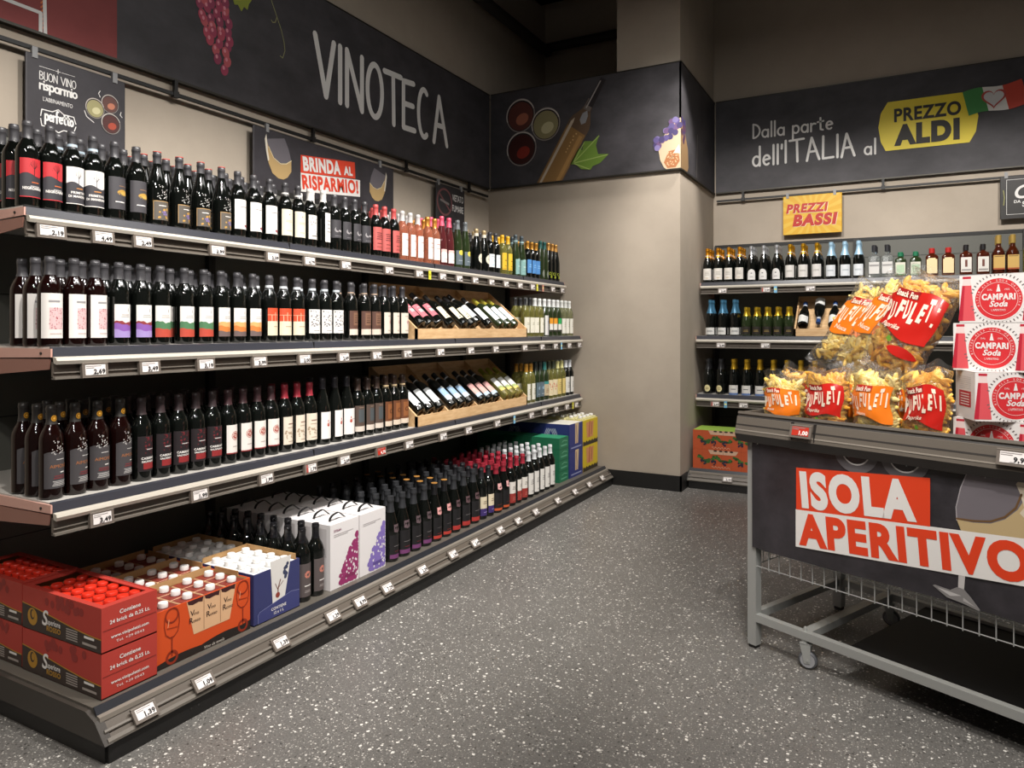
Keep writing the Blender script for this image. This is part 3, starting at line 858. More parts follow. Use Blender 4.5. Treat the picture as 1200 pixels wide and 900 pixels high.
design('goldhill', 'bordeaux', 'dark', CAPK, (62, .040, .165, '#413f43'), [('oval', .35, .52, .024, .012, '#b18a3c'), ('r', -.3, 1, .40, .515, '#413f43'), ('oval', .55, .5, .02, .007, '#c29c4c'), ('lines', -.4, .5, 0.20, 0.26, 1, WH), ('lines', -.1, .8, .70, .75, 1, '#8a6a50')], 'dark wine bottle with golden hill label', 'golden-hill-label')
design('gilded', 'burgundy', 'dark', CAPK, (50, .022, .100, '#57514a'), [('r', -1, -.93, 0, 1, '#a8875a'), ('r', .93, 1, 0, 1, '#a8875a'), ('r', -1, 1, .96, 1, '#a8875a'), ('spots', 4, 9, -.6, .7, .08, .7, .006, '#b58b45'), ('spots', 9, 5, -.5, .6, .3, .6, .006, '#7a6a9a'), ('lines', -.4, .5, 0.72, 0.80, 1, WH)], 'red-topped bottle with small gilded label', 'gilded-label', disc='#c64a40', scroll=True)
design('redswash', 'bordeaux', 'dark', CAPK, (60, .036, .172, WH), [('oval', .5, .12, .013, .005, '#8a2436'), ('oval', .75, .09, .010, .005, '#a33a48'), ('lines', -.4, .5, 0.72, 0.80, 1, '#9a9694')], 'wine bottle with white red-brushstroke label', 'brushstroke-label')
design('cream', 'bordeaux', 'dark', CAPK, (60, .040, .170, CR), [('d', 0, .8, .003, .003, '#8a6a52'), ('lines', -.5, .5, .5, .6, 2, '#b5a894'), ('lines', -.4, .4, .15, .22, 1, '#b5a894')], 'white-collared wine bottle with cream label', 'cream-label', band=('#e5e2dd', .012))
design('map', 'bordeaux', 'dark', CAPW, (60, .040, .165, '#d8d3cc'), [('spots', 3, 26, -.8, .8, .1, .9, .004, '#8d8988'), ('lines', -.6, .3, .1, .2, 1, '#6f6b6a')], 'white-capped wine bottle with sketched label', 'sketched-label')
design('narrow', 'bordeaux', 'dark', CAPW, (34, .036, .185, WH), [('lines', -.6, .6, .3, .8, 4, '#a09c9a')], 'white-capped wine bottle with narrow white label', 'narrow-white-label', hs=1.03)
design('swoosh', 'bordeaux', 'dark', CAPK, (62, .068, .165, '#3a383c'), [('oval', -.2, .45, .014, .014, '#8d898b'), ('oval', -.05, .52, .013, .013, '#3a383c'), ('oval', .45, .42, .016, .007, '#a8a4a5'), ('oval', .45, .50, .015, .006, '#3a383c'), ('lines', -.5, .7, .08, .14, 1, '#79767a')], 'black-capped wine bottle with grey swoosh label', 'swoosh-label')
design('coral', 'bordeaux', 'dark', ('#bd4d4c', .42), (60, .036, .170, '#bb5a56'), [('lines', -.5, .6, .45, .8, 4, '#5f2a2c'), ('lines', -.4, .5, 0.26, 0.34, 1, '#6a2a2a'), ('lines', -.5, .5, .1, .18, 2, '#7d3a38')], 'red-capped wine bottle with coral label', 'coral-label')
design('rosewhite', 'bordeaux', 'rose', ('#c9c6c4', .35), (55, .028, .165, WH), [('lines', -.4, .5, 0.68, 0.76, 1, '#b8908a'), ('lines', -.4, .4, .3, .38, 1, '#c6b2ae')], 'pink wine bottle with silver-white cap', 'silver-capped-rose', RO)
design('rosegold', 'bordeaux', 'rose', ('#c98a3c', .3, .5), (50, .030, .170, WH), [('lines', -.5, .5, .5, .6, 1, '#c9a59a'), ('lines', -.4, .5, 0.70, 0.79, 1, '#c08a80')], 'pink wine bottle with golden cap', 'gold-capped-rose', RO)
design('rosepink', 'flute', 'rosed', ('#d6516c', .4), (58, .022, .110, '#e2b6b0'), [('wave', .0, .72, .08, .5, 0, '#e6e0dd'), ('lines', -.5, .5, .2, .3, 1, '#c08f92')], 'pink-capped slim rose bottle with pale label', 'pink-capped-rose', RO)
design('fluteyellow', 'flute', 'green', ('#63686b', .35), (60, .022, .120, '#59656c'), [('oval', .1, .85, .022, .018, '#c6bd4a'), ('lines', -.5, .5, .25, .35, 1, '#98a2a6')], 'slim grey-capped bottle with slate-and-yellow label', 'slate-yellow-label', WWB)
design('oval', 'burgundy', 'dark', ('#b9a27a', .35, .3), (52, .052, .126, None), [('oval', 0, .5, .031, .034, '#ddd5c2'), ('lines', -.4, .4, .4, .6, 2, '#a39a86')], 'dark sloping bottle with cream oval label', 'cream-oval-label', WWB, band=('#e0d9c8', .016))
design('bluewash', 'bordeaux', 'dark', CAPK, (60, .040, .138, '#dfe3e6'), [('spots', 6, 8, -.5, .8, .15, .6, .008, '#a9c8dc'), ('lines', -.5, .4, .75, .85, 1, '#9aa4aa')], 'black-capped bottle with pale blue-wash label', 'blue-wash-label', WWB)
design('yellow', 'bordeaux', 'white', ('#d9a31a', .4), (60, .034, .165, '#dbb02c'), [('lines', -.4, .5, 0.50, 0.63, 1, '#8a5a1a'), ('lines', -.5, .5, .2, .3, 1, '#a8761e'), ('r', -1, 1, .06, .1, '#b58a22')], 'yellow-capped white wine bottle with yellow label', 'yellow-label', WWB)
design('teal', 'flute', 'green', ('#3f4a50', .35), (60, .015, .135, '#7fa5a2'), [('lines', -.4, .5, 0.50, 0.58, 1, '#cfe0dc'), ('oval', 0, .95, .022, .012, '#8fb2ae'), ('lines', -.6, .6, .2, .26, 1, '#5f8583')], 'slim bottle with pale teal label', 'teal-label', WWB, band=('#9fc0c0', .018))
design('blue', 'bordeaux', 'dark', ('#c18a36', .3, .5), (62, .038, .150, '#4a84c0'), [('lines', -.6, .6, .4, .7, 2, '#7fb0dc'), ('r', -1, 1, .0, .06, '#3b6ba2')], 'gold-capped bottle with bright blue label', 'blue-label', WWB)
design('diamond', 'flute', 'green', ('#1f5550', .35), (50, .015, .085, None), [('oval', 0, .5, .024, .034, '#6d7468'), ('oval', 0, .5, .014, .02, '#838a7c')], 'slim teal-capped bottle with grey diamond label', 'diamond-label', WWB)
design('scribble', 'flute', 'dark', ('#b98845', .3, .5), (60, .012, .095, None), [('o', -.4, .6, .012, .75, '#b6c230'), ('o', .2, .35, .012, .75, '#b6c230'), ('o', .5, .7, .010, .7, '#c4cf3a'), ('o', -.1, .25, .009, .65, '#c4cf3a')], 'slim gold-capped bottle with neon scribble', 'neon-scribble', WWB)
# --- middle shelf
design('pinkpattern', 'bordeaux', 'red', CAPK, (60, .028, .180, '#e6e1dc'), [('r', -.35, .85, .2, .68, '#dcb9ba'), ('spots', 2, 60, -.35, .85, .2, .68, .0022, '#b4767c'), ('d', .25, .44, .0025, .0025, '#a23a48'), ('lines', -.4, .5, 0.78, 0.88, 1, '#9a9898'), ('lines', -.3, .7, .08, .13, 1, '#c9b8b4')], 'wine bottle with white pink-pattern label', 'pink-pattern-label')
design('purple', 'bordeaux', 'dark', CAPK, (56, .028, .150, '#e6e2de'), [('wave', 0, .48, .03, 1.3, 0, '#8a3a3c'), ('wave', 0, .40, .03, .8, 1, '#8558a8'), ('wave', 0, .22, .03, .7, 2, '#a08cc4'), ('r', .3, .36, .78, .88, '#7a7878'), ('lines', -.4, .5, .6, .72, 2, '#b9b5b2')], 'wine bottle with purple landscape label', 'purple-landscape-label')
design('greenred', 'bordeaux', 'dark', CAPK, (56, .028, .150, '#e6e2de'), [('wave', 0, .48, .03, 1.3, 0, '#4d7a56'), ('wave', 0, .26, .02, .8, 1, '#b84a3a'), ('r', .3, .36, .78, .88, '#7a7878'), ('lines', -.4, .5, .6, .72, 2, '#b9b5b2')], 'wine bottle with green-and-red landscape label', 'green-red-landscape-label')
design('sunset', 'bordeaux', 'dark', CAPK, (56, .028, .150, '#e6e2de'), [('wave', 0, .48, .03, .6, 0, '#d8a468'), ('wave', 0, .34, .03, .8, 1, '#c9783a'), ('wave', 0, .18, .02, .7, 2, '#6a5a58'), ('r', .3, .36, .78, .88, '#7a7878'), ('lines', -.4, .5, .6, .72, 2, '#b9b5b2')], 'wine bottle with orange sunset label', 'sunset-label')
design('orangesq', 'bordeaux', 'dark', CAPK, (60, .030, .155, '#d9cdb4'), [('r', -1, 1, .52, 1, '#c4492a'), ('r', -.55, -.5, .52, .75, '#e6cdb2'), ('r', -.1, -.05, .52, .85, '#e6cdb2'), ('r', .35, .4, .52, .7, '#e6cdb2'), ('r', -1, 1, .74, .76, '#e6a88a'), ('lines', -.3, .6, .3, .36, 1, '#a8977c')], 'white-collared bottle with orange-over-cream label', 'orange-cream-label', band=('#d7dde0', .016))
design('sketch', 'bordeaux', 'dark', CAPK, (60, .038, .155, '#dcd9d6'), [('spots', 8, 46, -.8, .8, .3, .95, .0042, '#6d6b6c'), ('spots', 18, 20, -.8, .8, .3, .95, .002, '#dcd9d6'), ('lines', -.4, .4, .08, .16, 1, '#9a9896')], 'white-collared bottle with black-and-white engraving label', 'engraving-label', band=('#ccd6dc', .016))
design('brown', 'bordeaux', 'dark', CAPK, (60, .028, .155, '#5a3d33'), [('r', -1, 1, 0, .24, '#d8c7b8'), ('r', -.45, .55, .4, .92, '#7b5a48'), ('lines', -.3, .4, .48, .86, 4, '#3c2822')], 'bottle with brown label and pale foot band', 'brown-framed-label', band=('#b59c86', .010))
design('emblem', 'bordeaux', 'dark', ('#353336', .4), (58, .034, .152, '#d9cdbf'), [('o', .2, .55, .010, .6, '#b98a88'), ('d', .2, .55, .004, .004, '#b06a6a'), ('lines', -.4, .6, .8, .88, 1, '#a99a8c'), ('lines', -.4, .6, .1, .2, 1, '#b5a698')], 'bottle with cream label and rosy emblem', 'rosy-emblem-label')
design('wwhite', 'bordeaux', 'white', ('#262729', .4), (56, .030, .150, '#dcd8c8'), [('lines', -.4, .4, .5, .7, 2, '#a8a48e')], 'black-capped white wine bottle with plain label', 'plain-cream-label', WWB)
design('wwhitecap', 'bordeaux', 'white', ('#d6d8d6', .4), (56, .030, .150, '#dedacb'), [('lines', -.4, .4, .5, .7, 2, '#a8a48e')], 'white-capped yellowish wine bottle', 'white-capped', WWB)
design('wstripe', 'bordeaux', 'green', ('#d9dbda', .4), (50, .010, .170, '#d8d6d2'), [('r', -.3, .1, 0, 1, '#b4b2b6'), ('lines', -.2, .8, .6, .75, 2, '#77757a')], 'white-capped green bottle with tall grey-striped label', 'grey-striped-label', WWB)
design('worange', 'bordeaux', 'green', ('#dddedd', .4), (60, .036, .150, '#dad7cf'), [('r', -1, 1, .58, 1, '#d8932a'), ('r', -1, 1, 0, .14, '#2a2a22')], 'white-capped bottle with orange-topped label', 'orange-topped-label', WWB)
design('wgreen', 'bordeaux', 'green', ('#dddedd', .4), (60, .036, .150, '#dad7cf'), [('r', -1, 1, .58, 1, '#2f9a56'), ('r', -1, 1, 0, .14, '#2a2a22')], 'white-capped bottle with green-topped label', 'green-topped-label', WWB)
design('wclear', 'bordeaux', 'pale', ('#d7d9d5', .4), (54, .022, .150, '#dedbd0'), [('lines', -.3, .4, .4, .8, 3, '#b2ad9c')], 'pale clear wine bottle with tall white cap', 'pale-clear', WWB)
# --- lower shelf
design('medal', 'bordeaux', 'red', ('#2c2927', .42), (64, .036, .150, '#454244'), [('top', 1.0, .05, 1, '#454244'), ('t', 'AIMONE', .15, .58, .011, '#a8683c'), ('lines', .2, .6, .42, .48, 1, WH), ('lines', -.3, .7, .26, .38, 2, '#7a3034'), ('lines', -.4, .8, .06, .22, 4, '#b9b6b4'), ('lines', -.1, .6, .8, .84, 1, '#c9c6c4')], 'wine bottle with gold neck medal', 'gold-medal', medal=True, scroll2=True, hs=1.04)
design('cabernet', 'bordeaux', 'dark', ('#33282a', .45), (60, .036, .165, '#241d20'), [('spots', 5, 26, -.3, .8, .5, .98, .004, '#6a2228'), ('r', -.5, .9, .06, .24, '#8d2a2c'), ('t', 'CABERNET', .1, .34, .008, WH, .03), ('t', 'SAUVIGNON', .15, .25, .007, WH, .03), ('lines', -.2, .6, .6, .65, 1, '#c9c5c3')], 'wine bottle with black-and-red label', 'black-red-label', hs=1.03)
design('mandala', 'bordeaux', 'dark', ('#3a2528', .42), (58, .040, .160, '#e0dad4'), [('o', .05, .62, .019, .86, '#b0604e'), ('o', .05, .62, .0135, .5, '#a84a3c'), ('d', .05, .62, .005, .005, '#b86a58'), ('spots', 7, 16, -.35, .45, .48, .76, .002, '#e6d9d0'), ('lines', -.3, .4, .22, .28, 1, '#b0a49c'), ('r', -1, 1, 0, .04, '#8a2c2e')], 'wine bottle with red rosette label', 'red-rosette-label', hs=1.03)
design('castle', 'bordeaux', 'dark', ('#8f2734', .42), (60, .034, .160, '#d9cdbc'), [('spots', 12, 24, -.8, .8, .22, .48, .005, '#a8957e'), ('lines', -.4, .5, 0.70, 0.79, 1, '#8a6a5a'), ('lines', -.5, .5, .58, .64, 1, '#a8957e'), ('lines', -.4, .4, .08, .14, 1, '#a8957e')], 'red-capped wine bottle with castle label', 'castle-label', hs=1.03)
design('redfruit', 'burgundy', 'dark', ('#232126', .4), (56, .026, .150, '#e4deda'), [('d', -.05, .52, .008, .009, '#a83a2c'), ('oval', -.05, .66, .003, .006, '#a83a2c'), ('lines', .1, .7, .56, .62, 1, '#b89a92'), ('spots', 3, 7, -.25, .2, .44, .6, .0018, '#e4b8a8')], 'sloping dark bottle with red fruit label', 'red-fruit-label', hs=1.08)
design('brownblue', 'bordeaux', 'dark', ('#362822', .42), (60, .030, .165, '#54443c'), [('r', -1, 1, 0, .2, '#d2c6ba'), ('r', -.5, .5, .35, .85, '#4c5154'), ('lines', -.4, .4, .9, .95, 1, '#8a7666')], 'bottle with dark brown label, grey centre', 'brown-grey-label', hs=1.02)
design('brownorange', 'bordeaux', 'dark', ('#3a2a22', .42), (60, .030, .165, '#6a3f26'), [('r', -1, 1, 0, .2, '#d4c4b2'), ('r', -.6, .6, .3, .9, '#8a5632'), ('o', 0, .6, .013, .6, '#5a3420')], 'gold-collared bottle with russet label', 'russet-label', band=('#c9b48a', .012), hs=1.02)
design('wgold', 'bordeaux', 'white', ('#a8792c', .35, .4), (56, .024, .150, '#d6d3c6'), [('lines', -.5, .5, .3, .7, 4, '#8f8b78')], 'gold-capped white wine bottle', 'gold-capped-white', WWB)
design('wbird', 'bordeaux', 'green', ('#1f2522', .4), (60, .034, .150, '#5a6a74'), [('oval', -.1, .6, .015, .012, '#8fa8b8'), ('oval', .3, .7, .012, .008, '#a8bcc8'), ('lines', -.6, .6, .15, .25, 1, '#a8b2b6')], 'dark bottle with grey-blue label', 'grey-blue-label', WWB)
design('wteal', 'bordeaux', 'green', ('#2f6f6a', .4), (60, .034, .150, '#bfae90'), [('r', -1, 1, .8, 1, '#3f8a86'), ('lines', -.5, .5, .2, .5, 3, '#8a6a4c')], 'teal-capped bottle with tan label', 'tan-label', WWB)
design('wredscrib', 'bordeaux', 'white', ('#3a4030', .4), (60, .026, .155, '#d9cba8'), [('spots', 11, 16, -.8, .8, .35, .75, .005, '#c46a52')], 'bottle with cream red-scribble label', 'red-scribble-label', WWB)
design('wpale', 'bordeaux', 'white', ('#cdc98a', .4), (60, .026, .155, '#cdb774'), [('lines', -.5, .5, .2, .8, 5, '#a8925a')], 'pale-capped bottle with straw label', 'straw-label', WWB)
design('wlast', 'bordeaux', 'dark', ('#d4d8dc', .4), (58, .026, .160, '#d4d2cc'), [('lines', -.5, .5, .3, .7, 4, '#8f8c88')], 'white-capped dark bottle with white label', 'white-capped-dark', WWB)
# --- floor shelf
design('coraldot', 'bordeaux', 'dark', ('#17171a', .25), (62, .022, .160, '#564d4c'), [('o', .0, .66, .016, .35, '#c07868'), ('spots', 21, 20, -.4, .4, .5, .84, .002, '#564d4c'), ('lines', -.4, .5, 0.30, 0.36, 1, WH), ('lines', -.4, .4, .12, .2, 2, '#a09896')], 'black-capped bottle with coral rosette label', 'coral-rosette-label', hs=1.05)
design('purpleband', 'champagne', 'dark', ('#2c2d30', .42), (60, .016, .13, '#191719'), [('r', -1, 1, 0, .17, '#6f3a68'), ('lines', -.5, .7, .5, .54, 1, '#7a7474'), ('lines', -.4, .6, .28, .31, 1, '#8a2a34')], 'dark bottle with purple foot band', 'purple-band', LB_, tagm=('#5a4a4e',), hs=1.07, capz=.235)
design('muselet', 'champagne', 'dark', ('#19191b', .35), (60, .016, .13, '#171517'), [('r', -1, 1, 0, .14, '#b23a30'), ('lines', -.5, .7, .5, .53, 1, '#6a6464'), ('lines', -.5, .7, .22, .25, 1, '#a83228')], 'gold-topped dark bottle with red foot band', 'gold-topped', LB_, disc='#a8783c', tagm=('#d79a98',), hs=1.04, capz=.25)
design('redband', 'champagne', 'dark', ('#2c2d30', .42), (60, .016, .13, '#191719'), [('r', -1, 1, 0, .2, '#a8322e'), ('lines', -.5, .7, .5, .54, 1, '#7a7474')], 'grey-capped dark bottle with red foot band', 'red-band', LB_, tagm=('#5a4448',), hs=1.07, capz=.235)
design('creampurple', 'bordeaux', 'dark', ('#242326', .4), (60, .022, .135, '#d6c9ae'), [('r', -1, 1, 0, .38, '#3c2c68'), ('lines', -.5, .5, .6, .8, 2, '#8f8168'), ('lines', -.4, .5, .15, .22, 1, '#9a8ac0')], 'dark bottle with cream-over-purple label', 'cream-purple-label', hs=1.05)
design('orangeband', 'champagne', 'dark', ('#8f2432', .42), (60, .016, .13, '#171517'), [('r', -1, 1, 0, .13, '#c4562e'), ('lines', -.5, .7, .3, .33, 1, '#8a3a28')], 'red-capped dark bottle with orange foot band', 'orange-band', LB_, tagm=('#d7a2a0',), capz=.25)
design('whitered', 'bordeaux', 'dark', ('#9c2536', .42), (60, .020, .155, '#dcd6ce'), [('r', -1, 1, 0, .45, '#94322c'), ('lines', -.5, .5, .62, .8, 3, '#8f8880'), ('lines', -.5, .4, .1, .3, 3, '#b8645a')], 'red-capped bottle with white-over-red label', 'white-red-label', hs=1.05)
design('plainwhite', 'bordeaux', 'dark', ('#d2d4d6', .4), (58, .022, .165, '#d9d5cf'), [('lines', -.5, .5, .45, .7, 3, '#8f8b88'), ('lines', -.3, .3, .1, .2, 1, '#a8a4a0')], 'white-capped dark bottle with plain white label', 'plain-white-label', hs=1.05)
# --- rear wall
design('spgold', 'champagne', 'dark', ('#c9871c', .28, .75), (56, .022, .125, '#d8d3cc'), [('lines', -.5, .5, .4, .75, 3, '#a9a49c'), ('lines', -.3, .3, .12, .2, 1, '#b8963c')], 'gold-foiled sparkling wine bottle with square label', 'gold-foil', SP, capz=.225, band=('#e2ded8', .02))
design('spsilver', 'champagne', 'dark', ('#b9bcc0', .28, .7), (48, .012, .105, None), [('arch', .55, '#dad8d6'), ('oval', 0, .62, .008, .005, '#77777c'), ('lines', -.4, .4, .2, .35, 2, '#8a8a8c')], 'silver-foiled sparkling wine bottle with arched label', 'silver-foil', SP, capz=.238)
design('spgold2', 'champagne', 'dark', ('#c8941e', .28, .75), (58, .022, .128, '#dad7d3'), [('lines', -.6, .6, .45, .6, 2, '#9a9690')], 'bright-gold sparkling bottle with wide white label', 'bright-gold-foil', SP, capz=.222, band=('#e6e3de', .022))
design('spblue', 'champagne', 'dark', ('#9cc0d8', .35, .2), (58, .020, .115, '#d6dade'), [('lines', -.6, .6, .45, .6, 2, '#8a98a2')], 'light-blue-foiled sparkling wine bottle', 'light-blue-foil', SP, capz=.195)
design('spdeep', 'champagne', 'dark', ('#3f6f8c', .3, .35), (62, .010, .070, '#d2d2ce'), [('lines', -.6, .6, .35, .65, 2, '#77777a')], 'sparkling wine bottle with deep blue foil', 'deep-blue-foil', SP, capz=.195, hs=1.02)
design('spsmall', 'champagne', 'green', ('#c2a02a', .3, .7), (58, .018, .10, '#241f1a'), [('lines', -.5, .5, .3, .6, 2, '#8a7440')], 'small gold-foiled sparkling bottle with dark label', 'small-gold-foil', SP, capz=.215, hs=.80)
design('spblack', 'champagne', 'dark', ('#2c2c2e', .3, .3), (50, .012, .09, None), [('oval', 0, .5, .026, .030, '#d6cb9a'), ('lines', -.4, .4, .35, .65, 2, '#8a7a4a')], 'black-foiled sparkling bottle with round straw label', 'black-foil', SP, capz=.22)
design('spwhiteblue', 'champagne', 'dark', ('#c29a2c', .3, .7), (58, .018, .085, '#d4d1cc'), [('r', -1, 1, -.25, .0, '#5f78a8'), ('lines', -.5, .5, .4, .6, 1, '#4a4a52')], 'gold-foiled bottle with white-and-blue label', 'white-blue-label', SP, capz=.225)

PROTO = {}
def prototype(key):
    if key in PROTO: return PROTO[key]
    d = D[key]; kw = d['kw']
    body, parts, rl, rad, _ = bottle_parts(d['fam'], d['glass'], d['cap'], kw.get('capz'), kw.get('band'), hs=kw.get('hs', 1.0))
    hs = kw.get('hs', 1.0)
    h, z0, z1, colr = d['lab']
    parts.append(('label', label_mesh(rl, h, z0 * hs, z1 * hs, colr, d['deco'])))
    top = FAM[d['fam']][3] * hs
    if kw.get('disc'): parts.append(('cap_disc', disc_top(top, .0165 if d['fam'] != 'champagne' else .0185, kw['disc'])))
    if kw.get('medal'):
        parts.append(('neck_medal', label_mesh(.0168, 38, .262, .284, None, [('d', 0, .5, .0095, .0105, '#c08a2a'), ('o', 0, .5, .007, .7, '#8a5a1a'), ('d', 0, .5, .003, .003, '#e0b050')], .35)))
    if kw.get('scroll') or kw.get('scroll2'):
        b = MB(); m = mat('#b9b6b4', .4); rr = random.Random(8)
        zr = (.108, .165) if kw.get('scroll') else (.152, .198)
        for i in range(34):
            z = rr.uniform(*zr); a = rr.uniform(-.55, .55); r = rad(z) + .0008; s = .0022
            b.add([(r * math.sin(a + q * s / r), -r * math.cos(a + q * s / r), z + w_ * s) for q, w_ in ((-1, 0), (0, -1), (1, 0), (0, 1))], [(0, 1, 2, 3)], m)
        parts.append(('shoulder_print', b.mesh('shoulder_print')))
    if kw.get('tagm'):
        b = MB(); z0, z1 = .148, .19
        m = mat(kw['tagm'][0], .45)
        for i in range(6):
            a0, a1 = -.5 + i / 6, -.5 + (i + 1) / 6
            b.add([((rad(z) + .0008) * math.sin(a), -(rad(z) + .0008) * math.cos(a), z) for a, z in ((a0, z0 + .012 * abs(a0)), (a1, z0 + .012 * abs(a1)), (a1, z1), (a0, z1))], [(0, 1, 2, 3)], m)
        parts.append(('neck_tag', b.mesh('neck_tag')))
    PROTO[key] = (body, parts)
    return PROTO[key]

def put_bottle(key, loc, rz, label, group, rot=None):
    body, parts = prototype(key)
    o = obj(D[key]['noun'], body, None, loc, rz)
    if rot is not None: o.rotation_mode = 'QUATERNION'; o.rotation_quaternion = rot
    for nme, me in parts:
        obj(nme, me, o)
    return tag(o, label, 'bottle', group)

rb = random.Random(11)
def shelf_bottles(side, z, d, entries, shelf, rows=2, end='open end', step=.086, rowfn=None):
    """entries: (design, [positions along the run]); each bottle a thing of its own, row after row into the shelf"""
    rz0 = RZL if side == 'L' else RZB
    for key, xs in entries:
        n = len(xs)
        for i, x in enumerate(xs):
            nr = rowfn(x) if rowfn else rows
            for r in range(nr):
                px = x + (rb.uniform(-.002, .002) if r else 0)
                dd = d + step * r + (rb.uniform(-.0015, .0015) if r else 0)
                p = W(side, px, dd, z + .0006)
                if side == 'L' and p[1] > 5.82: continue
                place = f'{ORD[i]} from {end}' if n > 1 else 'lone column'
                lab = f"{D[key]['desc'].replace('wine bottle', 'bottle')}, {place}, {ORD[r] if r else 'front'} row, {shelf}"
                put_bottle(key, p, rz0 + rb.uniform(-.2, .2), lab, f"{D[key]['short']} bottles on the {shelf}")
def Yl(*ys): return [y - LLOC[1] for y in ys]
TOP = [('redtree', Yl(1.384, 1.46)), ('whitetree', Yl(1.538, 1.615)), ('goldhill', Yl(1.70, 1.79)), ('gilded', Yl(1.882, 1.985, 2.091, 2.20)),
       ('redswash', Yl(2.29, 2.383, 2.48)), ('cream', Yl(2.58, 2.668)), ('map', Yl(2.75,)), ('narrow', Yl(2.85,)),
       ('swoosh', Yl(2.935, 3.018, 3.10, 3.185)), ('coral', Yl(3.285, 3.367, 3.455)), ('rosewhite', Yl(3.54, 3.622, 3.704)), ('rosegold', Yl(3.81, 3.892)),
       ('rosepink', Yl(3.975, 4.064)), ('fluteyellow', Yl(4.172, 4.273)), ('oval', Yl(4.425, 4.535)), ('bluewash', Yl(4.623, 4.71)), ('yellow', Yl(4.815, 4.905)),
       ('teal', Yl(5.034, 5.14)), ('blue', Yl(5.245, 5.325, 5.405)), ('diamond', Yl(5.49, 5.57)), ('scribble', Yl(5.65, 5.73, 5.805))]
shelf_bottles('L', 1.784, .53, TOP, 'top shelf', rowfn=lambda x: 3 if x < 1.7 or x > 2.1 else 2)
MID = [('pinkpattern', Yl(1.375, 1.455, 1.53)), ('purple', Yl(1.618, 1.705)), ('greenred', Yl(1.787, 1.893, 1.985)), ('sunset', Yl(2.07, 2.155, 2.24)), ('orangesq', Yl(2.335, 2.421, 2.507)),
       ('sketch', Yl(2.61, 2.695, 2.78)), ('brown', Yl(2.89, 2.998, 3.083)), ('emblem', Yl(3.167, 3.25, 3.335))]
shelf_bottles('L', 1.300, .375, MID, 'middle shelf', rowfn=lambda x: 3 if x < 1.0 else 2)
MIDW = [('wwhite', Yl(4.90, 4.985)), ('wwhitecap', Yl(5.07, 5.155)), ('wstripe', Yl(5.245,)), ('worange', Yl(5.335, 5.42)), ('wgreen', Yl(5.505,)), ('wclear', Yl(5.59, 5.67, 5.75, 5.83))]
shelf_bottles('L', 1.300, .375, MIDW, 'middle shelf')
LOW = [('medal', Yl(1.385, 1.465, 1.545, 1.63)), ('cabernet', Yl(1.715, 1.795, 1.875, 1.955, 2.035)), ('mandala', Yl(2.115, 2.195, 2.275, 2.355)),
       ('castle', Yl(2.438, 2.518, 2.60)), ('redfruit', Yl(2.69, 2.78, 2.87)), ('brownblue', Yl(2.957, 3.037, 3.115)), ('brownorange', Yl(3.195, 3.272, 3.35))]
shelf_bottles('L', .782, .385, LOW, 'lower shelf', rowfn=lambda x: 3 if x < 1.0 else 2)
LOWW = [('wgold', Yl(4.92, 5.0)), ('wbird', Yl(5.085, 5.165)), ('wteal', Yl(5.25,)), ('wredscrib', Yl(5.335, 5.42)), ('wpale', Yl(5.505, 5.59)), ('wlast', Yl(5.675, 5.76))]
shelf_bottles('L', .782, .375, LOWW, 'lower shelf')
FLO = [('coraldot', Yl(2.325, 2.408))]
shelf_bottles('L', .158, .16, FLO, 'floor shelf', rowfn=lambda x: 8, step=.087)
FLO2 = [('purpleband', Yl(2.945, 3.045, 3.145, 3.245)), ('muselet', Yl(3.345, 3.445)), ('redband', Yl(3.545, 3.655, 3.765)), ('creampurple', Yl(3.867, 3.957)), ('orangeband', Yl(4.055, 4.155)),
        ('whitered', Yl(4.255, 4.345, 4.435)), ('plainwhite', Yl(4.53, 4.62, 4.71, 4.80, 4.89))]
shelf_bottles('L', .158, .155, FLO2, 'floor shelf', rowfn=lambda x: 6 if x < 2.75 else 5, step=.098)
# rear wall
def Xr(*xs): return [x - RLOC[0] for x in xs]
RT = [('spgold', Xr(-1.50, -1.405, -1.31, -1.215)), ('spsilver', Xr(-1.115, -1.01, -.90)), ('spgold2', Xr(-.79, -.685, -.575)), ('spblue', Xr(-.465, -.36, -.255))]
shelf_bottles('R', 1.784, .525, RT, 'rear top shelf', rows=3, end='the pillar', step=.095)
RM = [('spdeep', Xr(-1.44, -1.335, -1.23)), ('spsmall', Xr(-1.132, -1.045, -.958, -.871, -.784))]
shelf_bottles('R', 1.300, .37, RM, 'rear middle shelf', rows=2, end='the pillar', step=.095)
RLW = [('spblack', Xr(-1.46, -1.35)), ('spwhiteblue', Xr(-1.24, -1.13, -1.02, -.91, -.80, -.69, -.58))]
shelf_bottles('R', .782, .37, RLW, 'rear lower shelf', rows=2, end='the pillar', step=.095)

